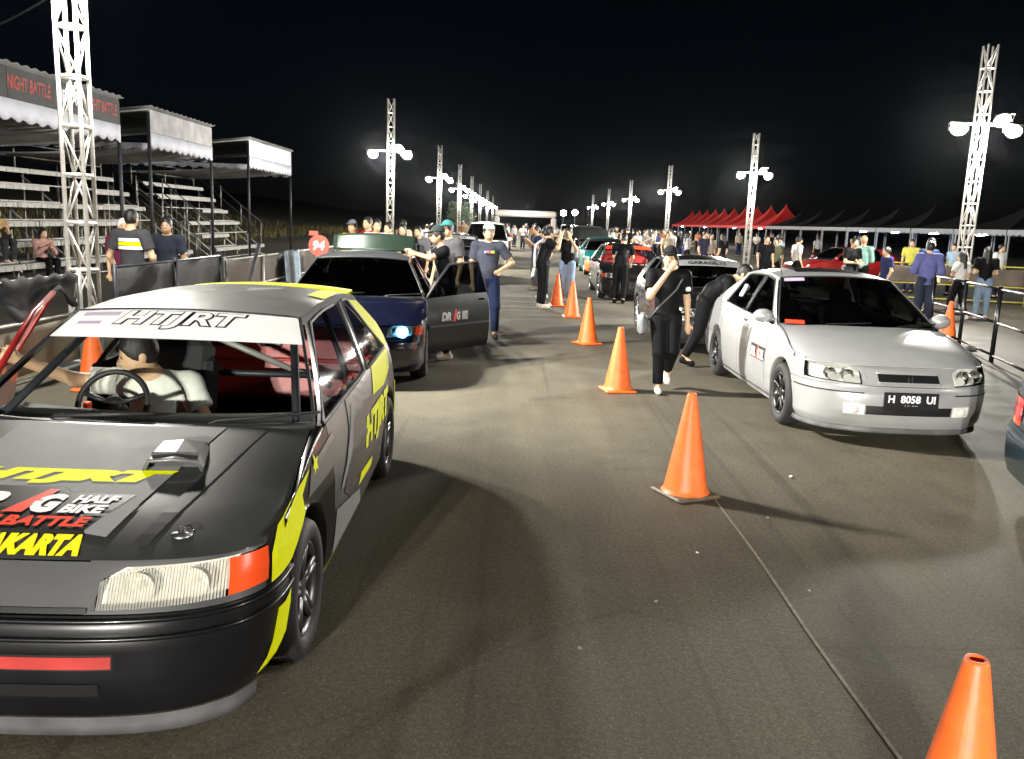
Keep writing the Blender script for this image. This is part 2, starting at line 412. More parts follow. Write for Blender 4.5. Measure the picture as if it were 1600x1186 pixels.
def car_shell(name, label, c, loc, rz, M, group=None, wheel=None, interior=True, open_left=0.0, open_right=0.0, glassm=None, doors=None, lean=0):
    """M: material dict.  Returns root and the parts by name."""
    root = thing(name, label, 'car', loc, rz, group)
    parts = {}
    def put(n, mb, m, smooth=True, parent=root):
        o = mb.build(n, m, parent, smooth); parts.setdefault(n, []).append(o); return o
    body = M['body']; dark = MATS['rubber']
    gl = glassm or MATS['car_glass']
    # ---- dark inner shell and floor
    u = MB(); yds = c.yd
    for sg in (1, -1):
        c.patch(sg * .02, sg * c.sy(yds[0] - .02), c.zb0 + .03, lambda st: c.zst(st) - .05, 5, 26, -.075, c.ra + .02, u)
        c.patch(sg * c.sy(yds[-1] + .03), sg * 2.98, c.zb0 + .03, lambda st: c.zst(st) - .05, 5, 22, -.03, c.ra + .02, u)
    ol = [c.P(st, c.zsill, -.05) for st in np.linspace(-2.98, 2.98, 80)]
    u.add([(p[0] * .80, p[1], c.zb0 + .02) for p in ol], [tuple(range(len(ol)))])
    u.box((0, .30, .55), (1.30, .03, .55))
    for sg in (1, -1):
        for yw in (0, c.wb):
            rw = c.ra + .025; an = np.linspace(R(-12), R(192), 20)
            u.grid([[(sg * x, yw + r * math.cos(t), c.zw + r * math.sin(t)) for x, r in ((.52, .02), (.52, rw), (c.W - .07, rw))] for t in an])
    put('underbody', u, dark, False)
    # ---- wheels
    tm, rm, dm = wheel or (None, None, None)
    for sg in (1, -1):
        for yw in (0, c.wb):
            w = bpy.data.objects.new('wheel', None); COL.objects.link(w); w.parent = root; w.location = (sg * c.track, yw, c.rt); w.empty_display_size = .1
            w.rotation_euler = (0.3 + yw, 0, 0 if sg > 0 else PI)
            link('tyre', tm, w); link('rim', rm, w); link('brake_disc', dm, w)
    # ---- bumpers and lip
    sB = c.sy(-.30) if c.yfc < -.30 else 1 - .02
    sB = c.sy(-c.ra * .75)
    fb = c.patch(-sB, sB, c.zb0, c.zb1, 18, 110, 0, True)
    put('front_bumper', fb, M.get('bumper', body))
    sR = c.sy(c.wb + c.ra * .75)
    rb = MB()
    for sg in (1, -1): c.patch(sg * sR, sg * 3, c.zb0 + .03, c.zb1, 7, 20, 0, True, rb)
    put('rear_bumper', rb, M.get('bumper', body))
    # ---- head lamps
    s0 = c.hs0; s1, s2 = c.hst
    lo = lambda st: np.interp(abs(st), [s0, s2], [c.hz[0], c.hz[2]]); hi = lambda st: np.interp(abs(st), [s0, s0 + .06, s2], [c.hz[1] - .035, c.hz[1], c.hz[3]])
    for sg in (1, -1):
        hs = c.patch(sg * s0, sg * s2, lo, hi, 5, 22, -.045)
        h = put('headlight', hs, M['lamp_back'])
        lens = c.patch(sg * s0, sg * (s1 - .004), lo, hi, 6, 18, .004)
        o = put('lens', lens, M['lens'], True, h)
        co = c.patch(sg * (s1 + .004), sg * s2, lo, hi, 6, 8, .004)
        put('indicator_lens', co, M['indicator'], True, h)
        for k, t in enumerate((.3, .72)):
            st = s0 + (s1 - s0) * t; p = c.P(sg * st, (lo(st) + hi(st)) / 2, -.006)
            rr_ = (hi(st) - lo(st)) * .46
            put('lamp_bowl', MB().lathe([(rr_, -.002), (rr_ * .9, .012), (rr_ * .6, .026), (rr_ * .25, .034)], 18, 'y', p), M.get('bowl', MATS['chrome']), True, h)
            put('bulb', MB().lathe([(.001, -.004), (.010, .0), (.012, .012), (.012, .032)], 10, 'y', p), MATS['indicator_clear'], True, h)
        sur = c.patch(sg * (s0 - .035), sg * s2, lambda st: max(hi(st) + .003, lo(s0)) if abs(st) > s0 else lo(s0) - .004, c.zH + .002, 3, 26, -.004)
        c.patch(sg * (s0 - .035), sg * (s2 + .02), c.zb1 + .002, lambda st: lo(st) - .003, 2, 26, -.004, False, sur)
        put('lamp_surround', sur, M.get('surround', M.get('front_panel', body)))
    # ---- centre front panel with grille slot
    zg0, zg1 = c.zb1 + .004, c.zH - .006
    put('front_panel', c.patch(-s0 + .006, s0 - .006, zg0, lambda st: zg1 if abs(st) < s0 * .8 else zg1, 6, 20, -.006), M.get('front_panel', body))
    # ---- hood and fenders
    put('hood', surf(c.Hd, -1, 1, 0, 1, 28, 18), M.get('hood', body))
    for sg in (1, -1):
        f = MB()
        # top strip between hood edge and shoulder
        G = []
        for b in np.linspace(0, 1, 15):
            e = c.Hd(sg, b); y = e[1]
            st = .94 + (c.sy(max(y, c.yfc)) - .94) * min(1, b * 4) if b * 4 < 1 else c.sy(y)
            sp = c.P(sg * st, c.zst(st)); e2 = Vector(e) + Vector((sg * .006, 0, -.002)); sp = Vector(sp)
            mid = (e2 + sp) / 2 + Vector((sg * .012, 0, .010))
            G.append([e2, e2.lerp(mid, .55) + Vector((0, 0, .003)), mid, sp])
        f.grid([[tuple(q) for q in r] for r in G])
        zz = lambda st: c.zst(st)
        c.patch(sg * s2, sg * c.sy(yds[0] - .004), lambda st: max(c.zb1 + .003, np.interp(abs(st), [s2, s2 + .03], [c.zb1 + .003, c.zb1 + .003])), zz, 12, 48, 0, True, f)
        c.patch(sg * c.sy(.20), sg * c.sy(yds[0] - .004), c.zsill, c.zb1 + .003, 16, 20, 0, True, f)
        put('fender', f, M.get('fender', body))
        # quarter panel
        q = MB()
        c.patch(sg * c.sy(yds[-1] + .004), sg * 2.35, c.zb1 + .003, zz, 12, 46, 0, True, q)
        c.patch(sg * c.sy(yds[-1] + .004), sg * c.sy(c.wb - .16), c.zsill, c.zb1 + .003, 16, 26, 0, True, q)
        put('quarter_panel', q, M.get('quarter', body))
        # arch lips
        for yw in (0, c.wb):
            l = MB(); G = []
            for t in np.linspace(R(-8), R(188), 30):
                y, z = yw + c.ra * math.cos(t), c.zw + c.ra * math.sin(t)
                x = c.raw(c.sy(min(max(y, c.yfc), c.yrc)), z)[0]; y2, z2 = yw + (c.ra - .012) * math.cos(t), c.zw + (c.ra - .012) * math.sin(t)
                G.append([(sg * (x + .003), y, z), (sg * (x - .004), y2, z2), (sg * (x - .07), y2, z2)])
            put('arch_lip', l.grid(G), M.get('fender', body))
        # sill
        c.patch(sg * c.sy(c.ra * .95), sg * c.sy(c.wb - c.ra * .95), c.zb0 - .02, c.zsill - .004, 3, 20, .008, False, l := MB())
        put('side_sill', l, M.get('sill', body))
        # doors
        nd = len(yds) - 1
        for k in range(nd):
            y0, y1 = yds[k] + .0035, yds[k + 1] - .0035
            d = c.patch(sg * c.sy(y0), sg * c.sy(y1), c.zsill, zz, 10, 20)
            if k == nd - 1: c.cut(d, c.ra)
            ang = (open_left if sg > 0 else open_right) if k == 0 else 0
            o = put('door', d, M.get('door', body))
            card = c.patch(sg * c.sy(y0 + .02), sg * c.sy(y1 - .02), c.zsill + .03, lambda st: c.zst(st) - .01, 3, 10, -.06)
            if k == nd - 1: c.cut(card, c.ra + .03)
            put('door_card', card, M.get('card', dark), True, o)
            hx = c.xs(y1 - .12)
            put('handle', MB().box((sg * (hx + .010), y1 - .13, c.zs(y1) - .085), (.022, .13, .028), None, .008), M.get('handle', body), False, o)
            if ang:
                # window frame and glass of the opened door
                p = c.pil[k]; zt = lambda y: float(itp(y, c.rail)) - .035
                loop = [(p[0], c.zs(p[0])), (p[1], zt(p[1])), (p[3], zt(p[3])), (p[2], c.zs(p[2]))]
                put('window_frame', MB().tube([(sg * (c.Gx(*q) + .004), q[0], q[1]) for q in loop], .016, 6), M.get('door_frame', body), True, o)
                put('window', yzquad(c, (loop[0], loop[3]), (loop[1], loop[2]), 8, 6, .002, sg), gl, True, o)
                hx = sg * (c.xs(y0) - .02)
                Mx = Matrix.Translation((hx, y0, 0)) @ Matrix.Rotation(-sg * R(ang) if True else 0, 4, 'Z') @ Matrix.Translation((-hx, -y0, 0))
                o.matrix_local = Mx
        # ---- greenhouse side
        zt = lambda y: float(itp(y, c.rail)) - .035
        for k, p in enumerate(c.pil):     # glass: belt y0, top y0, belt y1, top y1
            if k == 0 and (open_left if sg > 0 else open_right): continue
            lo_ = ((p[0], c.zs(p[0]) + .004), (p[2], c.zs(p[2]) + .004)); hi_ = ((p[1], zt(p[1])), (p[3], zt(p[3])))
            w = put('window', yzquad(c, lo_, hi_, 10, 6, -.006, sg), M.get('side_glass', gl))
            loop = [lo_[0], hi_[0]] + [(hi_[0][0] + (hi_[1][0] - hi_[0][0]) * t, zt(hi_[0][0] + (hi_[1][0] - hi_[0][0]) * t)) for t in (.25, .5, .75)] + [hi_[1], lo_[1], lo_[0]]
            put('window_seal', MB().tube([(sg * (c.Gx(*q) + .002), q[0], q[1]) for q in loop], .011, 5), M.get('seal', dark), True, w)
        P = c.pil
        def strip(l0, l1, h0, h1, key='pillar'):
            put('pillar', yzquad(c, ((l0, c.zs(l0) - .006), (l1, c.zs(l1) - .006)), ((h0, zt(h0)), (h1, zt(h1))), 3, 6, 0, sg), M.get(key, M.get('pillar', body)))
        strip(c.A0[0] - .03, P[0][0], c.A1[0] - .03, P[0][1])
        for k in range(len(P) - 1): strip(P[k][2], P[k + 1][0], P[k][3], P[k + 1][1], 'bpillar')
        cp = MB(); e = P[-1]; yb = c.T[0]
        m = MB().grid([[tuple(np.array((sg * c.Gx(y, z), y, z))) for y, z in [((1 - t) * (e[2] + (e[3] - e[2]) * h) + t * (yb + (c.yR - yb) * h), 0) for t in np.linspace(0, 1, 5)] for z in [c.zs(min(y, c.yr)) - .006 + (zt(min(max(y, e[3]), c.yR)) - c.zs(min(y, c.yr)) + .006) * h]] for h in np.linspace(0, 1, 7)])
        put('rear_pillar', m, M.get('cpillar', body))
        rl = MB().grid([[(sg * (c.Gx(y, z) + .001), y, z) for z in (zt(y), zt(y) + .02, float(itp(y, c.rail)))] for y in np.linspace(c.A1[0] - .03, c.yR, 16)])
        put('roof_rail', rl, M.get('rail', body))
    # ---- roof and glass
    put('roof', surf(c.Rf, -1, 1, 0, 1, 20, 20), M.get('roof', body))
    ws = put('windshield', surf(c.Wn, -1, 1, 0, 1, 20, 10), gl if 'ws' not in M else M['ws'])
    loop = [c.Wn(a, 0, .004) for a in np.linspace(-1, 1, 13)]
    put('cowl', MB().tube(loop, .022, 6), dark, True)
    put('windshield_seal', MB().tube([c.Wn(-1, b, .002) for b in np.linspace(0, 1, 6)] + [c.Wn(a, 1, .002) for a in np.linspace(-1, 1, 13)] + [c.Wn(1, b, .002) for b in np.linspace(1, 0, 6)], .009, 5), dark, True, ws)
    put('rear_window', surf(c.Rg, -1, 1, .03, .97, 14, 6), gl)
    for x0 in (-.36, .30):
        pts = [(x0, c.ycowl - c.hbow * (1 - (x0 / .7) ** 2) + .0, c.zcowl + .014)] + [tuple(Vector(c.Wn(x0 / .72 + t * .62, .05 + .05 * t, .012))) for t in (.1, .5, 1)]
        put('wiper', MB().tube(pts, .007, 5), dark)
    # ---- rear
    rp = MB()
    top = c.deck if c.deck else None
    for sg in (1, -1): c.patch(sg * 2.35, sg * 3, c.zb1 + .003, lambda st: c.zst(st) if not c.deck else min(c.zst(st), c.deck), 6, 14, 0, False, rp)
    put('tailgate', rp, M.get('rear', body))
    if c.deck: put('boot_lid', surf(c.Dk, -1, 1, 0, 1, 16, 8), body)
    for sg in (1, -1):
        t = put('tail_light', c.patch(sg * 2.42, sg * 2.80, c.zb1 + .05, c.zb1 + .20, 4, 10, .006), MATS['tail_red'])
        put('tail_lens', c.patch(sg * 2.42, sg * 2.80, c.zb1 + .012, c.zb1 + .048, 2, 10, .006), MATS['indicator'], True, t)
    # ---- mirrors
    for sg in (1, -1):
        if not c.mirrors or (open_left if sg > 0 else open_right): continue
        y, z = c.A0[0] + .17, c.zs(.6) + .075; x = c.Gx(y, z)
        mb = MB().lathe([(.0, .05), (.055, .042), (.085, .015), (.088, -.02), (.082, -.035)], 16, 'y')
        mb.v = [(p[0] * 1.12, -p[1], p[2] * .78) for p in mb.v]
        mb.v = [(p[0] + sg * (x + .12), p[1] + y, p[2] + z) for p in mb.v]
        mb.box((sg * (x + .025), y + .01, z - .03), (.09, .05, .04), None, .01)
        o = put('mirror', mb, M.get('mirror', body))
        f = MB().lathe([(.078, 0), (.0, .002)], 16, 'y'); f.v = [(p[0] * 1.12 + sg * (x + .12), p[1] + y + .034, p[2] * .78 + z) for p in f.v]
        put('mirror_glass', f, MATS['chrome'], True, o)
    # ---- cabin
    if interior:
        tr = M.get('trim', MATS['seat_black'])
        d = MB(); G = []
        for a in np.linspace(-1, 1, 13):
            b = c.Wn(a * .97, .02); G.append([(b[0], b[1] + .02, b[2] - .03), (b[0] * .98, b[1] + .22, b[2] - .005), (b[0] * .97, b[1] + .36, b[2] - .02), (b[0] * .96, b[1] + .42, b[2] - .10), (b[0] * .95, b[1] + .38, b[2] - .40)])
        put('dashboard', d.grid(G), MATS['dash'])
        put('cabin_floor', MB().box((0, 1.6, .27), (1.42, 2.5, .02)), dark, False)
        for x in M.get('seats', (-.35, .35)):
            seat = MB().box((x, 1.42, .42), (.50, .50, .16), None, .05)
            seat.box((x, 1.76, .74), (.48, .13, .58), Matrix.Rotation(R(-14), 3, 'X'), .05)
            seat.box((x, 1.87, 1.075), (.25, .09, .17), Matrix.Rotation(R(-10), 3, 'X'), .035)
            for e in (-.23, .23): seat.box((x + e, 1.72, .70), (.07, .17, .46), Matrix.Rotation(R(-14), 3, 'X'), .03)
            put('seat', seat, M.get('seat', tr), False)
        r2 = MB().box((0, 2.28, .45), (1.2, .45, .18), None, .05); r2.box((0, 2.52, .72), (1.2, .12, .46), Matrix.Rotation(R(-18), 3, 'X'), .04)
        if M.get('rear_seat', True): put('rear_seat', r2, M.get('seat', tr), False)
        sw = bpy.data.objects.new('steering_wheel', None); COL.objects.link(sw); sw.parent = root; sw.empty_display_size = .1
        sw.matrix_local = Matrix.Translation((-.39, 1.02, .79)) @ Matrix.Rotation(R(62), 4, 'X')
        ring = MB().tube([(.175 * math.cos(t), .175 * math.sin(t), 0) for t in np.linspace(0, 2 * PI, 33)], .0155, 8, False)
        ring.build('rim', MATS['rubber'], sw, True)
        sp = MB()
        for t in (R(20), R(160), R(270)): sp.tube([(0, 0, -.015), (.165 * math.cos(t), .165 * math.sin(t), 0)], .014, 6)
        sp.lathe([(.0, .012), (.045, .008), (.05, -.02), (.03, -.14)], 14)
        sp.build('spoke', MATS['rubber'], sw, True)
    return root, parts, put

def plate(root, put, c, txt, sub, z=.40, w=.40, h=.135, y=None, tilt=-4):
    y = c.yf - .012 if y is None else y
    o = put('license_plate', MB().box((0, y, z), (w, .008, h), Matrix.Rotation(R(tilt), 3, 'X'), .003), MATS['plate_black'], False, root)
    v, f = text2d(txt, .085, 0, .003, w * .86); mapped('lettering', v, f, lambda a, b: (a, y - .0065, z + .02 + b), MATS['decal_white'], o)
    v, f = text2d(sub, .035, 0, .001, w * .24); mapped('lettering', v, f, lambda a, b: (a, y - .0065, z - .045 + b), MATS['decal_white'], o)
    return o
# ------------------------------------------------------------------ shared materials
mat('rubber', (.012, .012, .013), .55, var=.3, bump=.15, bscale=90)
mat('tyre', (.016, .016, .017), .7, var=.3, bump=.2, bscale=50)
mat('steel', (.45, .45, .46), .35, 1.0, var=.15)
mat('chrome', (.85, .85, .85), .08, 1.0, var=.03)
mat('galv', (.62, .61, .58), .42, .85, var=.18, scale=12, bump=.05)
mat('tower_paint', (.72, .70, .66), .45, .35, var=.15, scale=9)
mat('dark_steel', (.03, .032, .04), .5, .4, var=.3)
mat('black_paint', (.010, .010, .011), .28, coat=.8, var=.15)
mat('matte_black', (.005, .005, .006), .30, var=.25, coat=.15, spec=.3)
mat('dash', (.018, .018, .018), .7, var=.3, bump=.25, bscale=120)
mat('seat_black', (.015, .015, .017), .85, var=.3, bump=.3, bscale=80)
mat('seat_red', (.40, .02, .022), .75, var=.25, bump=.3, bscale=70)
mat('trim_red', (.33, .018, .018), .42, coat=.4, var=.2, bump=.12, bscale=9)
mat('decal_white', (.82, .82, .83), .5, var=.03, spec=.25)
mat('decal_yellow', (.80, .84, .0), .6, var=.04, spec=.15)
mat('decal_gold', (.88, .72, .01), .6, var=.04, spec=.15)
mat('decal_red', (.75, .055, .02), .42, var=.06)
mat('decal_black', (.008, .008, .009), .4, var=.1)
mat('decal_grey', (.22, .22, .225), .6, var=.08, spec=.15)
mat('decal_brown', (.055, .045, .042), .42, var=.1)
mat('decal_violet', (.36, .30, .42), .45, var=.1)
mat('plate_black', (.012, .012, .014), .35, var=.1)
mat('tail_red', (.55, .012, .01), .18, coat=1.0, var=.08)
mat('indicator', (.72, .065, .008), .2, coat=.8, var=.08)
mat('indicator_clear', (.75, .73, .68), .12, coat=1.0, var=.05)
mat('lamp_back', (.80, .79, .74), .35, .15, var=.1)
mat('cone_orange', (.80, .135, .020), .5, var=.16, scale=11, bump=.12, bscale=30)
_c = MATS['cone_orange'].node_tree; _cb = _c.nodes['Principled BSDF']; _src = _cb.inputs['Base Color'].links[0].from_socket
_sn = _c.nodes.new('ShaderNodeTexNoise'); _sn.inputs['Scale'].default_value = 7; _sn.inputs['Detail'].default_value = 9; _sn.inputs['Roughness'].default_value = .72
_tc = _c.nodes.new('ShaderNodeTexCoord'); _c.links.new(_tc.outputs['Object'], _sn.inputs['Vector'])
_mr = _c.nodes.new('ShaderNodeMapRange'); _mr.inputs['From Min'].default_value = .56; _mr.inputs['From Max'].default_value = .70; _c.links.new(_sn.outputs['Fac'], _mr.inputs['Value'])
_mx = _c.nodes.new('ShaderNodeMix'); _mx.data_type = 'RGBA'; _mx.inputs[7].default_value = (.22, .10, .05, 1); _c.links.new(_mr.outputs[0], _mx.inputs['Factor']); _c.links.new(_src, _mx.inputs[6]); _c.links.new(_mx.outputs[2], _cb.inputs['Base Color'])
mat('cone_dirty', (.10, .075, .05), .6, var=.3, scale=20)
mat('skin', (.56, .36, .22), .55, var=.10, scale=14)
mat('skin_dark', (.40, .24, .14), .55, var=.10, scale=14)
mat('hair', (.012, .010, .009), .45, var=.3, bump=.4, bscale=160)
mat('white_cloth', (.74, .74, .74), .85, var=.05, bump=.15, bscale=120)
glass('car_glass', (.16, .175, .17))
glass('clear_glass', (.93, .96, .94), .015)
glass('side_glass', (.42, .45, .48), .03, 2.3)
glass('dark_glass', (.06, .065, .065))

def fluted(name, col, rough):
    m = mat(name, col, rough, coat=1.0, var=.06)
    nt = m.node_tree; N, L = nt.nodes, nt.links; b = N['Principled BSDF']
    tc = N.new('ShaderNodeTexCoord'); w = N.new('ShaderNodeTexWave'); w.bands_direction = 'X'; w.inputs['Scale'].default_value = 48
    L.new(tc.outputs['Object'], w.inputs['Vector'])
    bp = N.new('ShaderNodeBump'); bp.inputs['Strength'].default_value = .22; bp.inputs['Distance'].default_value = .01
    L.new(w.outputs['Fac'], bp.inputs['Height']); L.new(bp.outputs[0], b.inputs['Normal'])
    return m
glass('lens_clear', (.90, .92, .90), .05, 1.6)
mat('lamp_bright', (.95, .94, .90), .3, .0, var=.05)
glass('lens_ribbed', (.98, .96, .88), .10, 1.75)
_n = MATS['lens_ribbed'].node_tree; _w = _n.nodes.new('ShaderNodeTexWave'); _w.bands_direction = 'X'; _w.inputs['Scale'].default_value = 34
_t = _n.nodes.new('ShaderNodeTexCoord'); _b = _n.nodes.new('ShaderNodeBump'); _b.inputs['Strength'].default_value = 1.0; _b.inputs['Distance'].default_value = .015
_n.links.new(_t.outputs['Object'], _w.inputs['Vector']); _n.links.new(_w.outputs['Fac'], _b.inputs['Height'])
for _q in _n.nodes:
    if _q.type == 'BSDF_GLOSSY': _n.links.new(_b.outputs[0], _q.inputs['Normal'])
_p = _n.nodes.new('ShaderNodeBsdfPrincipled'); _p.inputs['Base Color'].default_value = (.95, .93, .84, 1); _p.inputs['Roughness'].default_value = .12; _p.inputs['Metallic'].default_value = .1; _n.links.new(_b.outputs[0], _p.inputs['Normal'])
_m = _n.nodes.new('ShaderNodeMixShader'); _m.inputs[0].default_value = .5; _o = _n.nodes['Material Output']; _s = _o.inputs['Surface'].links[0].from_socket
_n.links.new(_s, _m.inputs[1]); _n.links.new(_p.outputs[0], _m.inputs[2]); _n.links.new(_m.outputs[0], _o.inputs['Surface'])

# ------------------------------------------------------------------ ground
GROUND = mk('ground', [(-900, -60, 0), (900, -60, 0), (900, 1500, 0), (-900, 1500, 0)], [(0, 1, 2, 3)], asphalt())
GROUND['kind'] = 'structure'
mp_ = mat('chalk', (.20, .18, .135), .8, var=.35, scale=22)
pl = MB().grid([[(1.375 + .006 * math.sin(y * 3.1) + dx, y, .004) for dx in (-.0075, .0075)] for y in np.linspace(1.9, 5.55, 24)]).build('chalk_line', mp_)
pl['kind'] = 'structure'
dg = mat('dry_grass_soil', (.085, .075, .03), .95, var=.45, scale=1.2, bump=.6, bscale=4)
ve = MB().grid([[(x, y, .008 + max(0, (-x - 24)) * .09 + .12 * math.sin(x * .7 + y * .31) * min(1, max(0, (-x - 18) / 6))) for y in np.linspace(5, 420, 60)] for x in np.linspace(-140, -17.5, 30)]).build('grass_verge', dg, None, True)
ve['kind'] = 'structure'

# dry grass blades on the verge behind the grandstands
bl = MB(); rr = random.Random(3)
for i in range(5200):
    x = -17.8 - 24 * rr.random() ** 1.5; y = rr.uniform(20, 110); h = rr.uniform(.25, .8); a = rr.uniform(0, PI); w = .03
    z0 = .008 + max(0, (-x - 24)) * .09
    dx, dy = math.cos(a) * w, math.sin(a) * w; lx, ly = rr.uniform(-.2, .2), rr.uniform(-.2, .2)
    bl.add([(x - dx, y - dy, z0), (x + dx, y + dy, z0), (x + lx, y + ly, z0 + h)], [(0, 1, 2)])
tag(bl.build('dry_grass', mat('dry_grass', (.22, .19, .07), .9, var=.4, scale=.6)), 'dry yellowish grass growing on the verge behind the grandstands', 'grass', kind='stuff')

# ------------------------------------------------------------------ light towers
def point_light(loc, w, col, parent, rad=.15):
    l = bpy.data.lights.new('point_glow', 'POINT'); l.energy = w; l.color = col; l.shadow_soft_size = rad
    o = bpy.data.objects.new('point_glow', l); COL.objects.link(o); o.location = loc
    if parent: o.parent = parent
    return o
FLOOD_FACE = emitter('floodlight_face', (1.0, .93, .78), 60)
TW = .22
def tower(loc, H, zl, label, rz=0.0, side=1, detail=False, power=1.0, tilt=(0, 0), aimv=None, spill=.10, lamps=((-.62, 1), (.62, 1), (.36, 1)), off=False):
    t = thing('light_tower', label, 'lamp tower', loc, rz, 'lattice light towers along the track')
    t.rotation_euler = (tilt[0], tilt[1], rz)
    h = TW / 2; gm = MATS['tower_paint']; nb = int(H / .5)
    MB().box((0, 0, .03), (.9, .9, .06), None, .01).build('base_plate', MATS['dark_steel'], t)
    ch = MB().tube([(0, 0, .06), (0, 0, H)], .024, 8).mesh('chord', gm, True)
    for sx in (-1, 1):
        for sy in (-1, 1):
            o = link('chord', ch, t); o.location = (sx * h, sy * h, 0)
    if detail:
        hb = MB().tube([(-h, 0, 0), (h, 0, 0)], .020, 6).mesh('cross_bar', gm, True)
        db = MB().tube([(-h, 0, 0), (h, 0, .5)], .011, 6).mesh('diagonal_bar', gm, True)
    lt = MB()
    for k in range(nb):
        z = .06 + k * (H - .06) / nb
        for f in range(4):
            M = Matrix.Rotation(f * PI / 2, 4, 'Z') @ Matrix.Translation((0, h, z))
            if detail:
                a = link('cross_bar', hb, t); a.matrix_local = M
                b = link('diagonal_bar', db, t); b.matrix_local = M @ (Matrix.Rotation(PI, 4, 'Z') if (k + f) % 2 else Matrix.Identity(4))
            else:
                s = 1 if (k + f) % 2 else -1
                lt.tube([M @ Vector((-h, 0, 0)), M @ Vector((h, 0, 0))], .017, 5, False); lt.tube([M @ Vector((-h * s, 0, 0)), M @ Vector((h * s, 0, .5))], .010, 5, False)
    if not detail: lt.build('lattice', gm, t)
    arm = MB().box((0, 0, 0), (1.55, .06, .06)).build('lamp_arm', MATS['galv'], t); arm.location = (0, -h - .06, zl)
    for x, d in lamps:
        fl = bpy.data.objects.new('floodlight', None); COL.objects.link(fl); fl.parent = t; fl.empty_display_size = .1
        fl.matrix_local = Matrix.Translation((x, -h - .14 * d, zl - .16 + .22 * (abs(x) < .5))) @ Matrix.Rotation(R(side * (50 if abs(x) < .5 else 20)), 4, 'Z') @ Matrix.Rotation(R(-32), 4, 'X')
        MB().lathe([(.001, .13), (.07, .12), (.10, .06), (.17, -.02), (.19, -.06), (.175, -.055), (.17, -.045)], 20, 'y').build('housing', MATS['galv'], fl, True)
        MB().lathe([(.172, -.045), (.13, -.075), (.07, -.092), (.001, -.098)], 20, 'y').build('lamp_face', FLOOD_FACE if not off else MATS['lamp_back'], fl, True)
        MB().tube([(-.20, .0, 0), (-.20, 0, .2), (.20, 0, .2), (.20, 0, 0)], .012, 5).build('bracket', MATS['galv'], fl)
        if not off and abs(x) > .5:
            if x > 0: point_light((x * .6, -h - .34 * d, zl - .30), LAMP_W * power * spill, LAMP_COL, t)
            sp = bpy.data.lights.new('floodlight_beam', 'SPOT'); sp.energy = LAMP_W * power * .8; sp.color = LAMP_COL; sp.spot_size = R(148); sp.spot_blend = 1.0; sp.shadow_soft_size = .16
            so = bpy.data.objects.new('floodlight_beam', sp); COL.objects.link(so); so.parent = t
            aim = Vector((side * 1.0, ((-.75 if loc[1] > 25 or side > 0 else -.30) if x < 0 else .6) if loc[1] > -5 else 2.6, -.30)).normalized()
            if aimv: aim = Vector(aimv).normalized(); sp.spot_size = R(126); sp.spot_blend = .45
            so.matrix_local = Matrix.Translation((x + side * .12, -h - .30 * d, zl - .22)) @ aim.to_track_quat('-Z', 'Y').to_matrix().to_4x4()
    return t
ORD = ['first', 'second', 'third', 'fourth', 'fifth', 'sixth', 'seventh', 'eighth', 'ninth', 'tenth', 'eleventh', 'twelfth']
tower((-4.85, 9.65, 0), 6.2, 4.75, 'near white lattice lamp tower standing in front of the grandstand', 0, 1, True, .62, (0, 0), (1.0, .45, -.26), .26, ((-.55, 1), (.55, 1)))
for k, y in enumerate((32.6, 52, 69, 86, 104, 126, 151)):
    tower((-4.85, y, 0), 6.0, 4.15, ORD[k + 1] + ' lattice lamp tower on the grandstand side counting from the camera', 0, 1, False, 1.0 if k < 4 else .8)
for k, y in enumerate((20.7, 40.4, 63, 85, 106, 129)):
    tower((10.5, y, 0), 6.1, 4.35, ORD[k] + ' lattice lamp tower on the tent side counting from the camera', 0, -1, k == 0, 1.0 if k < 4 else .8)
tower((-4.85, -20.0, 0), 6.2, 4.75, 'lattice lamp tower on the grandstand side behind the camera', 0, 1, False, 5.2)
tower((10.5, .9, 0), 6.1, 4.35, 'lattice lamp tower on the tent side beyond the dark teal sedan', 0, -1, False, .20)
# ------------------------------------------------------------------ cars
mat('paint_silver', (.385, .393, .40), .32, .30, coat=.6, var=.05)
mat('paint_grey', (.115, .115, .12), .40, .2, coat=.45, var=.08)
mat('paint_charcoal', (.040, .041, .041), .42, .2, coat=.5, var=.25, scale=2.2)
mat('paint_blue', (.003, .004, .014), .25, .2, coat=.9, var=.15)
mat('paint_teal', (.01, .16, .15), .3, .1, coat=.8, var=.1)
mat('paint_dkteal', (.006, .020, .028), .3, .2, coat=.9, var=.1)
mat('paint_dkgreen', (.010, .022, .016), .25, .2, coat=.9, var=.15)
mat('door_dark', (.004, .006, .006), .35, .1, coat=.3, var=.15)
mat('paint_red', (.42, .02, .02), .3, coat=.8, var=.12)
mat('paint_white', (.68, .67, .65), .35, coat=.6, var=.06)
mat('paint_gunmetal', (.10, .105, .11), .35, .5, coat=.7, var=.1)
mat('rim_black', (.015, .015, .016), .35, .3, coat=.4, var=.2)
mat('rim_grey', (.12, .12, .125), .35, .7, var=.2)
mat('rim_silver', (.55, .55, .56), .3, .85, var=.1)
mat('rim_white', (.75, .75, .75), .4, var=.05)
mat('nose_grey', (.042, .042, .043), .40, coat=.3, var=.2, scale=3)
mat('roof_silver', (.30, .30, .295), .36, .2, coat=.4, var=.08)
mat('lip_grey', (.09, .09, .093), .5, var=.3, scale=9)
mat('mesh_red', (.35, .02, .015), .5, var=.3)
WH_HERO = wheel_meshes(.285, .195, .192, 5, MATS['rim_grey'], MATS['tyre'], 'hero')
WH_SIL = wheel_meshes(.29, .20, .195, 8, MATS['rim_black'], MATS['tyre'], 'black')
WH_WHT = wheel_meshes(.285, .19, .20, 6, MATS['rim_white'], MATS['tyre'], 'white', True)
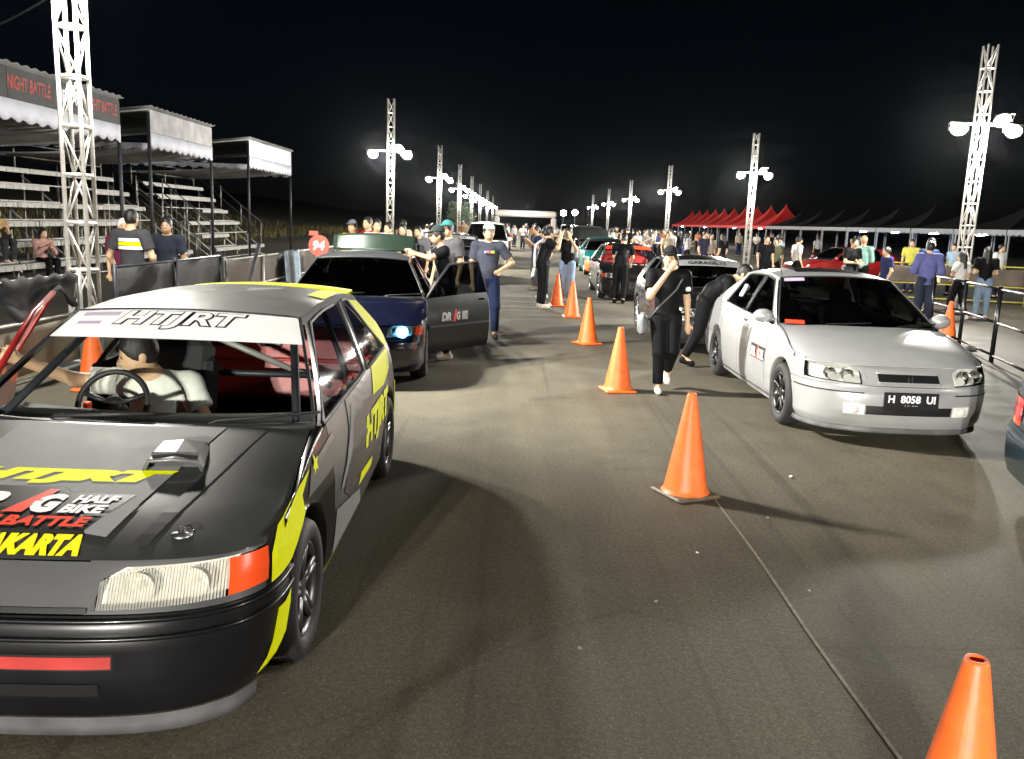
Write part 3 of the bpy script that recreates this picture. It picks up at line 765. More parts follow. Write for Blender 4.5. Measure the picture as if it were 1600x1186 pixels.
WH_STD = wheel_meshes(.285, .19, .19, 7, MATS['rim_silver'], MATS['tyre'], 'silver')

HATCH = Car(hs0=.285, hst=(.632, .785), mirrors=False, pil=[(.52, 1.14, 1.68, 2.03), (1.79, 2.10, 2.62, 2.28)])
# --- hero: grey hatchback with yellow livery
def hero():
    c = HATCH
    M = dict(body=MATS['paint_grey'], bumper=MATS['matte_black'], hood=MATS['paint_charcoal'], fender=MATS['matte_black'], door=MATS['paint_grey'], quarter=MATS['decal_brown'],
             sill=MATS['decal_brown'], roof=MATS['roof_silver'], lens=MATS['lens_ribbed'], indicator=MATS['indicator'], lamp_back=MATS['lamp_bright'], side_glass=MATS['side_glass'], front_panel=MATS['nose_grey'],
             card=MATS['trim_red'], cpillar=MATS['decal_yellow'], rail=MATS['matte_black'], pillar=MATS['matte_black'], door_frame=MATS['trim_red'], seat=MATS['seat_black'],
             seal=MATS['decal_grey'], rear_seat=False, seats=(-.37,), bowl=MATS['lamp_bright'], surround=MATS['nose_grey'])
    root, parts, put = car_shell('race_hatchback', 'grey and yellow race hatchback with a driver inside and its far door open', c, (-1.628, 3.271, 0), R(1.19), M,
                                 wheel=WH_HERO, open_right=22, glassm=MATS['clear_glass'])
    hood = parts['hood'][0]; Hh = lambda a, b: c.Hd(a, b, .004); H2 = lambda a, b: c.Hd(a, b, .0075)
    Hs = .72; Hl = 1.12     # metres per unit of a and b
    def hoodpoly(name, pts, m, off=.004):
        v, f = poly2d([(p[0] * Hs, p[1] * Hl) for p in pts], .07)
        return mapped(name, v, f, lambda x, y: c.Hd(x / Hs, y / Hl, off), m, hood)
    def hoodtext(s, right, b0, b1, m, wid, shear=.25, bold=.012, off=.0075):
        v, f = text2d(s, .2, shear, bold); lo, hi = v.min(0), v.max(0)
        v[:, 0] = (v[:, 0] - hi[0]) / (hi[0] - lo[0]) * wid + right; v[:, 1] = b0 + (v[:, 1] - lo[1]) / (hi[1] - lo[1]) * (b1 - b0)
        return mapped('lettering', v, f, lambda a, b: c.Hd(a, b, off), m, hood)
    hoodpoly('hood_graphic', [(-.553, .93), (.553, .93), (.46, .62), (.335, .24), (.225, .17), (.16, .30), (-.16, .30), (-.335, .24), (-.46, .62)], MATS['decal_grey'])
    hoodpoly('hood_graphic', [(.345, .25), (.285, .085), (.215, .10), (.165, .19), (.26, .20)], MATS['decal_grey'], .0055)
    for sg in (1, -1): hoodpoly('hood_stripe', [(sg * .70, .90), (sg * .77, .90), (sg * .42, .05), (sg * .37, .05)][::sg], MATS['decal_black'])
    hoodtext('HTJRT', .43, .375, .485, MATS['decal_yellow'], .86, .35, .018)
    hoodpoly('event_banner', [(-.40, .355), (.045, .355), (.075, .325), (.315, .315), (.21, .115), (-.40, .115)], MATS['decal_black'], .006)
    hoodpoly('banner_slash', [(-.10, .19), (-.03, .19), (.035, .335), (.0, .335)], MATS['decal_red'], .009)
    hoodtext('DR', -.12, .19, .31, MATS['decal_white'], .22, .3, .012, .009)
    hoodtext('G', .085, .19, .305, MATS['decal_white'], .10, .3, .012, .009)
    hoodtext('HALF', .27, .252, .302, MATS['decal_white'], .16, .3, .010, .009)
    hoodtext('BIKE', .245, .192, .243, MATS['decal_white'], .16, .3, .010, .009)
    hoodtext('NIGHT BATTLE', .215, .125, .175, MATS['decal_red'], .56, .3, .010, .009)
    hoodtext('YOGYAKARTA', .225, .005, .095, MATS['decal_gold'], .50, .22, .014, .006)
    # scoop and bonnet pins
    a0, a1, b0, b1 = .30, .505, .49, .73
    p = lambda a, b, h: tuple(Vector(c.Hd(a, b)) + Vector((0, 0, h)))
    sc = MB().grid([[p(a0, b1, 0), p(a0 + .01, b1 - .05, .035), p(a0 + .008, b0 + .06, .046), p(a0 + .008, b0, .044)], [p((a0 + a1) / 2, b1, .0), p((a0 + a1) / 2, b1 - .05, .045), p((a0 + a1) / 2, b0 + .06, .053), p((a0 + a1) / 2, b0, .050)],
                    [p(a1, b1, 0), p(a1 - .01, b1 - .05, .035), p(a1 - .008, b0 + .06, .046), p(a1 - .008, b0, .044)]])
    for a, d in ((a0, 1), (a1, -1)): sc.grid([[p(a + d * .008, b0, .044), p(a + d * .008, b0 + .06, .046), p(a + d * .01, b1 - .05, .035)], [p(a - d * .012, b0, 0), p(a - d * .012, b0 + .06, 0), p(a - d * .002, b1 - .02, 0)]])
    put('scoop_throat', MB().grid([[p(a0, b0 + .04, 0.0), p(a0 + .008, b0 + .04, .058)], [p(a1, b0 + .04, 0.0), p(a1 - .008, b0 + .04, .058)]]), MATS['decal_black'], False, hood)
    s_ = put('hood_scoop', sc, MATS['paint_charcoal'], False, hood)
    put('scoop_lip', MB().tube([p(a0 - .012, b0, .004), p(a0 + .008, b0, .042), p((a0 + a1) / 2, b0, .048), p(a1 - .008, b0, .042), p(a1 + .012, b0, .004)], .008, 6), MATS['paint_grey'], True, hood)
    for sg in (1, -1):
        q = c.Hd(sg * .515, .095)
        put('bonnet_pin', MB().lathe([(.035, .002), (.035, .007), (.012, .009), (.010, .030), (.001, .033)], 14, 'z', q), MATS['steel'], True, hood)
        put('pin_wire', MB().tube([(q[0] - .01, q[1], q[2] + .024), (q[0] + .02, q[1] + .02, q[2] + .03), (q[0] + .045, q[1] - .005, q[2] + .018), (q[0] + .02, q[1] - .02, q[2] + .02)], .003, 5), MATS['chrome'], True, hood)
    put('nose_slot', c.patch(-.26, .26, c.zb1 + .006, c.zb1 + .022, 2, 24, .003), MATS['decal_black'], True)
    # bumper details
    fb = parts['front_bumper'][0]
    put('intake', c.patch(-.34, .34, .345, .40, 2, 24, .003), MATS['decal_black'], True, fb)
    put('intake_bar', c.patch(-.335, .335, .352, .393, 2, 24, .006), MATS['mesh_red'], True, fb)
    put('lower_intake', c.patch(-.30, .30, .255, .30, 2, 20, .004), MATS['decal_black'], True, fb)
    for z in (.447, .502): put('bumper_rib', MB().tube([c.P(st, z, .006) for st in np.linspace(-1.0, 1.0, 50)], .009, 6), MATS['matte_black'], True, fb)
    put('front_lip', MB().grid([[c.P(st, .165, .004), c.P(st, .13, .008), c.P(st, .095, .012), c.P(st, .09, -.08)] for st in np.linspace(-.80, .80, 50)]), MATS['lip_grey'], True)
    # sun strip on the windscreen
    ws = parts['windshield'][0]
    put('sun_strip', surf(c.Wn, -.995, .995, .705, 1.0, 24, 6, .004), MATS['decal_white'], True, ws)
    def wst(s, l, r, b0, b1, m, bold, off, shear=.3):
        v, f = text2d(s, .2, shear, 0); lo, hi = v.min(0), v.max(0)
        v, f = text2d(s, .2, shear, bold); v = (v - lo * 0)
        v[:, 0] = l + (v[:, 0] - lo[0]) / (hi[0] - lo[0]) * (r - l); v[:, 1] = b0 + (v[:, 1] - lo[1]) / (hi[1] - lo[1]) * (b1 - b0)
        mapped('lettering', v, f, lambda a, b: c.Wn(a, b, off), m, ws)
    wst('HTJRT', -.50, .55, .80, .965, MATS['decal_black'], .014, .007); wst('HTJRT', -.50, .55, .80, .965, MATS['decal_white'], .005, .0095)
    for a0_, a1_, q0, q1 in ((-.88, -.53, .925, .962), (-.86, -.64, .835, .868)): put('small_print', surf(c.Wn, a0_, a1_, q0, q1, 6, 1, .007), MATS['decal_violet'], False, ws)
    # side livery on the near flank
    S = lambda y, z, o=.004: tuple(Vector(c.P(c.sy(y), z)) + Vector((o, 0, 0)))
    door = [d for d in parts['door'] if d.data.vertices[0].co.x > 0][0]; fen = parts['fender'][0]; qu = parts['quarter_panel'][0]
    def sidepoly(name, pts, m, par, off=.004):
        v, f = poly2d(pts, .07); return mapped(name, v, f, lambda y, z: S(y, z, off), m, par)
    def stpoly(name, pts, m, par, off=.004):
        v, f = poly2d(pts, .06); return mapped(name, v, f, lambda s, z: c.P(s, z, off), m, par)
    zt = lambda y: c.zs(y) - .004
    sidepoly('door_graphic', [(.50, .215), (.50, .83), (.62, zt(.62)), (.93, zt(.93)), (.82, .62), (.60, .42), (.50, .40)][::-1], MATS['decal_grey'], door, .003) if 0 else None
    sidepoly('door_graphic', [(.98, zt(.98)), (1.655, zt(1.655)), (1.655, .22), (1.05, .22), (.86, .40), (.72, .46), (.88, .62)], MATS['decal_brown'], door)
    sidepoly('door_graphic', [(1.06, .82), (1.13, .81), (.94, .62), (.70, .50), (.62, .50), (.86, .66)], MATS['decal_grey'], door, .0065)
    sidepoly('door_graphic', [(.52, .225), (.52, .44), (.70, .415), (1.20, .33), (1.30, .225)], MATS['decal_grey'], door, .0065)
    sidepoly('door_graphic', [(1.15, .36), (1.20, .42), (1.64, .395), (1.60, .345)], MATS['decal_yellow'], door, .0065)
    v, f = text2d('HTJRT', .3, .3, .018, 1.06); v[:, 1] *= .215 / (v[:, 1].max() - v[:, 1].min())
    mapped('lettering', v, f, lambda y, z: S(1.88 + y, .565 + z, .008), MATS['decal_yellow'], qu)
    sidepoly('quarter_graphic', [(1.74, .735), (1.90, c.zs(2) - .006), (2.70, c.zs(2.7) - .006), (2.60, .76), (2.25, .705)], MATS['decal_yellow'], qu, .005)
    stpoly('quarter_graphic', [(2.00, .34), (2.06, .34), (2.08, .62), (2.02, .64)], MATS['decal_yellow'], qu, .006)
    # fender and bumper flashes
    stpoly('fender_graphic', [(.805, .525), (.805, .62), (.86, .70), (1.00, .722), (1.12, .765), (1.07, .70), (1.075, .63), (1.03, .56), (1.00, .525)], MATS['decal_yellow'], fen)
    stpoly('fender_graphic', [(1.13, .76), (1.28, .80), (1.28, .66), (1.20, .655), (1.10, .66)], MATS['paint_grey'], fen, .0035)
    stpoly('bumper_graphic', [(.77, .205), (.835, .30), (.86, .41), (.93, .40), (.99, .42), (1.0, .36), (.97, .26)], MATS['decal_yellow'], fb, .005)
    v, f = poly2d([(.13, .765), (.16, .78), (.17, .815), (.195, .785), (.235, .79), (.205, .765), (.215, .735), (.18, .75), (.14, .73), (.15, .755)], .05)
    mapped('star_sticker', v, f, lambda y, z: S(y, z - .012, .006), MATS['decal_yellow'], fen)
    sl = [o for o in parts['side_sill'] if o.data.vertices[0].co.x > 0][0]
    put('sill_flash', c.patch(c.sy(.36), c.sy(.82), c.zb0 - .01, c.zsill - .01, 2, 10, .012), MATS['decal_yellow'], True, sl)
    # yellow roof edge, antenna
    put('roof_band', surf(c.Rf, -.98, .98, .80, .995, 20, 4, .004), MATS['decal_yellow'], True, parts['roof'][0])
    put('roof_flash', surf(c.Rf, .80, .985, .45, .80, 4, 8, .004), MATS['decal_yellow'], True, parts['roof'][0])
    spg = [[tuple(Vector(c.Rf(a, 1.0)) + Vector(q)) for q in ((0, -.12, -.006), (0, -.02, .018), (0, .10, .024), (0, .11, .008), (0, .0, -.01))] for a in np.linspace(-.96, .96, 24)]
    put('roof_spoiler', MB().grid(spg), MATS['decal_yellow'], True)
    # roll cage and red rear interior
    cg = mat('cage_grey', (.20, .20, .19), .4, var=.15)
    for nm, pts in (('cage_hoop', [(-.66, 1.95, .3), (-.62, 1.95, .85), (-.50, 1.92, 1.20), (0, 1.92, 1.235), (.50, 1.92, 1.20), (.62, 1.95, .85), (.66, 1.95, .3)]),
                    ('cage_brace', [(-.45, 1.93, 1.14), (.52, 2.05, .72)]), ('cage_bar', [(-.62, 1.96, .80), (.62, 1.96, .80)]),
                    ('cage_front_leg', [(.48, 1.88, 1.19), (.50, 1.15, 1.20), (.66, .52, .84), (.66, .5, .3)]), ('cage_front_leg', [(-.48, 1.88, 1.19), (-.50, 1.15, 1.20), (-.66, .52, .84), (-.66, .5, .3)])):
        put(nm, MB().tube(pts, .02, 8), cg if 'brace' in nm else MATS['dark_steel'], True)
    bk = MB().grid([[(x, 2.45 + .12 * t, .55 + .50 * t - .06 * abs(x) * t) for t in np.linspace(0, 1, 6)] for x in np.linspace(-.64, .64, 10)])
    put('rear_bulkhead', bk, MATS['trim_red'], True)
    for x in (-.28, .02): put('bulkhead_slot', MB().box((x, 2.533, .91), (.15, .02, .055), Matrix.Rotation(R(-13), 3, 'X'), .01), MATS['decal_black'], False, parts['rear_bulkhead'][0])
    put('rear_shelf', MB().box((0, 2.75, .80), (1.25, .5, .03), None, .01), MATS['trim_red'], False)
    for sg in (1, -1): put('cabin_side', MB().grid([[(sg * .73, y, z) for z in (.3, .6, .84)] for y in (1.7, 2.2, 2.7)]), MATS['trim_red'], False)
    put('extinguisher', MB().lathe([(.001, 0), (.05, 0), (.055, .02), (.055, .30), (.02, .36), (.02, .40), (.001, .40)], 16, 'z', (-.47, .92, .42)), MATS['decal_red'], True)
    return root, parts, put, c
HERO, HP, hput, hc = hero()

SEDAN = Car(hexp=1.75, W=.85, yf=-.86, yr=3.60, df=.62, dr=.5, nf=2.7, nr=3.0, wb=2.62, rt=.29, zw=.29, ra=.345, track=.75, zb1=.525, zH=.682, ycowl=.42, zcowl=.885, hbow=.17,
            fin=[(.05, .08), (.17, .045), (.22, .02), (.30, 0), (.42, 0), (.47, .005), (.50, .03), (.525, .035), (.56, .05), (.66, .14), (.80, .26)],
            rin=[(.05, .07), (.17, .03), (.30, 0), (.48, 0), (.54, .04), (.80, .05), (.98, .10)],
            belt=[(-.86, .682), (-.26, .728), (.44, .875), (1.3, .90), (2.6, .935), (3.6, .93)], yd=[.52, 1.56, 2.42],
            xr=.57, zr=1.33, rail=[(1.10, 1.305), (1.5, 1.342), (2.0, 1.335), (2.35, 1.285)], A0=(.40, .885), A1=(1.12, 1.308), yR=2.34, T=(2.92, .96), deck=.945,
            pil=[(.52, 1.21, 1.50, 1.54), (1.58, 1.60, 2.44, 2.18)], hs0=.335, hst=(.63, .765), hz=(.537, .672, .555, .672))
DRAG = 'DR'
def drag_sticker(put, par, fn, w=.30):
    """event sticker: white letters, red slash; fn maps sticker metres to the panel"""
    v, f = poly2d([(-w * .55, -w * .14), (w * .5, -w * .14), (w * .55, w * .16), (-w * .5, w * .16)], .06)
    o = mapped('event_sticker', v, f, lambda a, b: fn(a, b, .003), MATS['decal_black'], par)
    for s, x, wd in (('DR', -.30, .34), ('G', .13, .14), ('BIKE', .36, .22)):
        v, f = text2d(s, .1, .25, .006, w * wd); v[:, 1] *= w * .2 / np.ptp(v[:, 1]); mapped('lettering', v, f, lambda a, b, x=x: fn(a + w * x, b, .006), MATS['decal_white'], o)
    v, f = poly2d([(-w * .10, -w * .13), (w * .03, -w * .13), (w * .10, w * .15), (w * .02, w * .15)], .06); mapped('slash', v, f, lambda a, b: fn(a, b, .006), MATS['decal_red'], o)

def silver():
    c = SEDAN
    M = dict(bpillar=MATS['rubber'], body=MATS['paint_silver'], lens=MATS['lens_clear'], indicator=MATS['lens_clear'], lamp_back=MATS['lamp_back'], seal=MATS['rubber'])
    root, parts, put = car_shell('silver_sedan', 'silver four-door sedan with black wheels and a black plate facing the camera', c, (3.32, 7.98, 0), R(.4), M, wheel=WH_SIL)
    fp = parts['front_panel'][0]; fb = parts['front_bumper'][0]
    put('grille', c.patch(-.215, .215, .563, .625, 3, 20, .002), MATS['decal_black'], True, fp)
    for z in (.558, .630): put('grille_trim', MB().tube([c.P(st, z, .006) for st in np.linspace(-.225, .225, 20)], .008, 6), MATS['paint_silver'], True, fp)
    put('hood_edge', MB().tube([c.Hd(a, .0, .001) for a in np.linspace(-.97, .97, 40)], .006, 6), MATS['paint_silver'], True, parts['hood'][0])
    for x in (-.016, .016): put('emblem', MB().box((x, c.yf + .045, .595), (.009, .012, .045), Matrix.Rotation(R(5 if x < 0 else -5), 3, 'Y'), .002), MATS['chrome'], False, fp)
    put('emblem', MB().box((0, c.yf + .045, .595), (.03, .012, .008)), MATS['chrome'], False, fp)
    for sg in (1, -1):
        put('bumper_strip', c.patch(sg * .32, sg * .90, .462, .474, 2, 24, .004), MATS['rubber'], True, fb)
        put('fog_recess', c.patch(sg * .315, sg * .455, .285, .372, 3, 8, .003), MATS['lamp_back'], True, fb)
        q = c.P(sg * .38, .328, .012); put('fog_light', MB().lathe([(.038, -.004), (.036, -.014), (.001, -.018)], 16, 'y', q), MATS['indicator_clear'], True, fb)
    put('intake', c.patch(-.305, .305, .29, .365, 3, 24, .003), MATS['decal_black'], True, fb)
    put('front_lip', MB().grid([[c.P(st, .168, .004), c.P(st, .14, .018), c.P(st, .125, .022), c.P(st, .12, -.06)] for st in np.linspace(-.98, .98, 50)]), MATS['lip_grey'], True)
    plate(root, put, c, 'H  8058  UI', '10-23', z=.415, w=.46, h=.15, y=c.yf - .012)
    ws = parts['windshield'][0]
    put('road_sticker', surf(c.Wn, -.95, -.62, .90, .975, 4, 2, .004), MATS['decal_violet'], False, ws)
    v, f = text2d('SPOON', .1, .2, .006, .26); v[:, 1] *= .07 / np.ptp(v[:, 1]); mapped('lettering', v, f, lambda a, b: c.Wn(-.78 + a, .07 + b, .004), MATS['decal_red'], ws) if 0 else None
    put('windscreen_sticker', surf(c.Wn, -.93, -.70, .045, .11, 4, 2, .004), MATS['decal_red'], False, ws)
    fn = lambda a, b, o: (-(c.xs(.6) + o - .002), .72 - a, .55 + b) if 0 else tuple(Vector(c.P(-c.sy(.78 - a), .56 + b)) + Vector((-o, 0, 0)))
    dr = [d for d in parts['door'] if d.data.vertices[0].co.x < 0][0]
    drag_sticker(put, dr, fn, .46)
    put('side_strip', c.patch(-c.sy(.54), -c.sy(1.54), .505, .53, 2, 14, .006), MATS['paint_silver'], True, dr)
    wd = [o for o in parts['window'] if o.data.vertices[0].co.x < 0]
    put('paper_tag', MB().box((-.705, 2.02, 1.10), (.006, .12, .15), Matrix.Rotation(R(26), 3, 'Y')), MATS['decal_white'], False, wd[-1])
    sr = parts['roof'][0]
    put('sunroof', surf(c.Rf, -.62, .62, .18, .48, 10, 6, .004), MATS['dark_glass'] if 0 else MATS['black_paint'], True, sr)
    put('antenna', MB().tube([(-.55, 1.15, 1.33), (-.62, 1.35, 1.75)], .004, 5), MATS['dark_steel'])
    return root, parts, put, c
SILV, SP, sput, sc_ = silver()

# --- the other cars, hatchbacks and sedans with their own paint
EK = Car(W=.845, yf=-.82, yr=3.20, df=.58, nf=2.9, hs0=.36, hst=(.64, .76), hz=(.54, .655, .555, .645), pil=[(.52, 1.14, 1.66, 1.72), (1.74, 1.78, 2.40, 2.24)])
def other(name, label, spec, loc, rz, body, wheel=WH_STD, banner=None, bm='decal_white', bt='decal_black', sticker=True, gl=None, interior=True, **k):
    M = dict(body=MATS[body], lens=MATS['lens_clear'], indicator=MATS['indicator'], lamp_back=MATS['lamp_back'], door_frame=MATS['rubber']); M.update(k.pop('M', {}))
    root, parts, put = car_shell(name, label, spec, loc, R(rz), M, wheel=wheel, glassm=gl, interior=interior, **k)
    c = spec; fp = parts['front_panel'][0]
    put('grille', c.patch(-.23, .23, c.zb1 + .03, c.zH - .045, 2, 16, .002), MATS['decal_black'], True, fp)
    put('intake', c.patch(-.40, .40, .26, .36, 2, 20, .003), MATS['decal_black'], True, parts['front_bumper'][0])
    ws = parts['windshield'][0]
    if banner is not None:
        put('sun_strip', surf(c.Wn, -.99, .99, .78, 1.0, 16, 4, .004), MATS[bm], True, ws)
        if banner:
            v, f = text2d(banner, .1, 0, .004, 1.05); v[:, 1] *= .12 / np.ptp(v[:, 1]); mapped('lettering', v, f, lambda a, b: c.Wn(a, .885 + b, .008), MATS[bt], ws)
    if sticker: drag_sticker(put, parts['hood'][0], lambda a, b, o: c.Hd((a + .15) / .72, (b + .7) / 1.1, o + .002), .42)
    return root, parts, put
bl, bp_, bput = other('blue_hatchback', 'dark blue hatchback with white wheels, its door and tailgate open behind the race car', EK, (-1.83, 9.62, 0), 4.5, 'paint_blue', WH_WHT, None, sticker=False, open_left=41, gl=MATS['dark_glass'],
                      M=dict(door=MATS['door_dark'], roof=MATS['paint_gunmetal']))
bd = [d for d in bp_['door'] if d.data.vertices[0].co.x > 0][0]
drag_sticker(bput, bd, lambda a, b, o: tuple(Vector(EK.P(EK.sy(.98 + a), .62 + b)) + Vector((o, 0, 0))), .52)
bput('door_moulding', EK.patch(EK.sy(.53), EK.sy(1.64), .50, .53, 2, 14, .010), MATS['paint_gunmetal'], True, bd)
tg = MB().grid([[(x, 2.66 + .11 * t + .10 * (x / .56) ** 2, 1.30 + .235 * t - .035 * (x / .56) ** 2 * t) for t in np.linspace(0, 1, 8)] for x in np.linspace(-.58, .58, 18)])
solid(bput('raised_tailgate', tg, mat('tailgate_green', (.02, .035, .026), .30, .2, coat=.7, var=.12)), .03)
bput('pod_light', MB().lathe([(.062, -.01), (.056, -.02), (.001, -.03)], 16, 'y', EK.P(.50, .598, .010)), emitter('blue_lamp', (.10, .50, 1.0), 14), True, bp_['headlight'][0])
other('black_hatchback', 'black hatchback with a silver sun strip behind the silver sedan', EK, (3.0, 12.95, 0), 1.0, 'black_paint', WH_STD, 'GARAGE.13', 'paint_silver', gl=MATS['dark_glass'], interior=False)
other('red_banner_hatchback', 'black hatchback with a red sun strip and red seats behind the cones', EK, (2.80, 21.5, 0), 0, 'black_paint', WH_STD, '', 'decal_red', M=dict(seat=MATS['seat_red']), gl=MATS['clear_glass'])
other('teal_hatchback', 'teal hatchback with an orange front bumper parked far along the row', EK, (3.15, 31.2, 0), 0, 'paint_teal', WH_STD, '', 'decal_black', M=dict(bumper=MATS['cone_orange']), gl=MATS['dark_glass'], interior=False)
other('dark_banner_hatchback', 'dark hatchback with a white lettered sun strip behind the man in the white cap', EK, (-1.95, 26.4, 0), 1, 'black_paint', WH_STD, 'SPEEDSHOP', gl=MATS['dark_glass'], interior=False, sticker=False)
VAN = Car(W=.86, yf=-.78, yr=3.5, df=.5, nf=3.4, wb=2.7, rt=.31, zw=.31, ra=.37, zb1=.56, zH=.82, ycowl=.20, zcowl=1.02, hz=(.62, .78, .64, .80), hs0=.45, hst=(.72, .82),
          belt=[(-.78, .82), (-.28, .87), (.3, 1.02), (3.5, 1.05)], ins=[(.08, .075), (.17, .055), (.25, .02), (.5, .0), (.8, .01), (1.0, .03), (1.2, .06)],
          fin=[(.05, .06), (.2, .02), (.3, 0), (.5, 0), (.56, .03), (.82, .10), (.95, .2)], rin=[(.05, .06), (.3, 0), (.5, 0), (.6, .03), (1.1, .06)],
          yd=[.45, 1.5, 2.3], zr=1.66, xr=.64, rail=[(.9, 1.62), (1.5, 1.68), (2.8, 1.68), (3.3, 1.64)], A0=(.22, 1.02), A1=(.95, 1.63), yR=3.2, T=(3.42, 1.06), pil=[(.42, 1.02, 1.44, 1.44), (1.52, 1.52, 2.3, 2.3), (2.4, 2.4, 3.1, 3.0)])
other('white_van', 'white boxy van parked beyond the man in the white cap', VAN, (-1.30, 33.6, 0), 0, 'paint_white', WH_STD, None, sticker=False, gl=MATS['dark_glass'], interior=False)
vr, vp, vput = other('grey_van', 'grey van with its bonnet raised behind the two photographers', VAN, (2.95, 37.6, 0), 0, 'paint_gunmetal', WH_STD, None, sticker=False, gl=MATS['dark_glass'], interior=False)
rd, rp_, rput = other('red_hatchback', 'red racing car numbered 90 parked sideways in front of the tents', EK, (10.2, 30.8, 0), -82, 'paint_red', WH_STD, None, sticker=False, gl=MATS['car_glass'])
rdoor = [d for d in rp_['door'] if d.data.vertices[0].co.x > 0][0]
v, f = text2d('90', .42, .1, .012); mapped('race_number', v, f, lambda a, b: tuple(Vector(EK.P(EK.sy(1.0 + a), .58 + b)) + Vector((.006, 0, 0))), MATS['decal_white'], rdoor)
other('dark_teal_sedan', 'dark teal sedan cut off by the picture edge showing its tail light', SEDAN, (6.84, 4.66, 0), 76, 'paint_dkteal', WH_STD, None, sticker=False, gl=MATS['dark_glass'], interior=False)

for nm, lab, sp, loc, col, bn in (('grey_hatchback', 'grey hatchback far up the grandstand-side row behind the white van', EK, (-1.6, 43.5, 0), 'paint_gunmetal', ''), ('red_compact_hatchback', 'small red hatchback farthest up the grandstand-side row', EK, (-1.4, 54, 0), 'paint_red', None),
                              ('white_hatchback', 'white hatchback parked behind the grey van with the raised bonnet', EK, (3.2, 46, 0), 'paint_white', ''), ('black_van', 'black van far up the tent-side row', VAN, (3.3, 54.5, 0), 'black_paint', None), ('silver_hatchback', 'silver hatchback farthest up the tent-side row', EK, (3.4, 63, 0), 'paint_silver', '')):
    other(nm, lab, sp, loc, 0, col, WH_STD, bn, 'decal_white', sticker=False, gl=MATS['dark_glass'], interior=False)[0]['category'] = 'van' if 'van' in nm else 'car'
vr['category'] = 'van'; bpy.data.objects['white_van']['category'] = 'van'
# raised bonnet of the grey van
vhood = vp['hood'][0]; vhood.matrix_local = Matrix.Translation((0, VAN.ycowl, VAN.zcowl)) @ Matrix.Rotation(R(-58), 4, 'X') @ Matrix.Translation((0, -VAN.ycowl, -VAN.zcowl))
# ------------------------------------------------------------------ grandstands and canopies
mat('scaffold', (.36, .355, .335), .5, .55, var=.25, scale=7)
mat('plank_metal', (.27, .26, .24), .55, .3, var=.22, scale=5)
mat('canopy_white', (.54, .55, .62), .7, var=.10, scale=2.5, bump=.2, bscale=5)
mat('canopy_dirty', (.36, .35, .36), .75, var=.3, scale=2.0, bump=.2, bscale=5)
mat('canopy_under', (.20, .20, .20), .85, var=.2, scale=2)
mat('banner_black', (.007, .007, .008), .7, var=.2)
mat('banner_dark', (.030, .030, .032), .75, var=.6, scale=5, bump=.5, bscale=7)
mat('banner_brown', (.085, .068, .052), .8, var=.35, scale=2.5, bump=.3, bscale=6)
mat('board_beige', (.30, .27, .20), .8, var=.2, scale=3)

def grandstand(Y0, Y1, label, rows=6):
    t = thing('grandstand', label, 'grandstand', (-10.8, Y0, 0), 0)
    L = Y1 - Y0; n = max(2, round(L / 2.4)); st = L / n
    pm = MB().box((0, 0, 0), (.30, st - .03, .035), None, .008); pm.box((.148, 0, -.062), (.012, st - .03, .095))
    for k in range(int(st / .3)): pm.box((.157, -st / 2 + .15 + k * .3, -.062), (.008, .03, .09))
    pm = pm.mesh('seat_plank', MATS['plank_metal']); fm = MB().box((0, 0, 0), (.26, st - .03, .03)).mesh('foot_plank', MATS['plank_metal'])
    for i in range(rows):
        z = .48 + .44 * i; x = -.50 * i
        for k in range(n):
            if (i * 7 + k * 3) % 11 == 10: continue
            o = link('seat_plank', pm, t); o.location = (x, st * (k + .5), z)
            if i: o = link('foot_plank', fm, t); o.location = (x + .30, st * (k + .5), z - .40)
        pst = MB().tube([(0, 0, 0), (0, 0, z - .02)], .024, 6).mesh('post', MATS['scaffold'], True)
        for k in range(n + 1):
            o = link('post', pst, t); o.location = (x - .05, st * k, 0)
    zt = .48 + .44 * (rows - 1); xb = -.50 * (rows - 1)
    for k in range(n + 1):
        MB().tube([(.05, st * k, .30), (xb - .1, st * k, zt - .15)], .022, 6).build('rake_beam', MATS['scaffold'], t, True)
        if k % 2 == 0 or k == n: MB().tube([(.0, st * k + .02, .1), (xb, st * k + .02, zt - .6)], .017, 5).build('brace', MATS['scaffold'], t, True)
        MB().tube([(xb - .25, st * k, zt - .1), (xb - .25, st * k, zt + 1.0)], .024, 6).build('rail_post', MATS['scaffold'], t, True)
        if k < n: MB().tube([(.02, st * k, .12), (.02, st * (k + 1), .12)], .02, 5).build('ledger', MATS['scaffold'], t, True)
    for z in (.35, .68, 1.0): MB().tube([(xb - .25, 0, zt + z), (xb - .25, L, zt + z)], .02, 6).build('back_rail', MATS['scaffold'], t, True)
    for yy in (-.06, L + .06):
        for dz in (.55, .95): MB().tube([(.10, yy, .35 + dz), (xb - .25, yy, zt + dz)], .02, 6).build('end_rail', MATS['dark_steel'], t, True)
        for q in (0, .33, .66): MB().tube([(xb * q, yy, .48 + .44 * (rows - 1) * q), (xb * q, yy, 1.35 + .44 * (rows - 1) * q)], .022, 6).build('end_post', MATS['scaffold'], t, True)
    return t
grandstand(11.5, 28.4, 'long metal grandstand behind the near lamp tower with a seated spectator')
grandstand(30.6, 36.4, 'short metal grandstand with empty benches under the far white canopy')

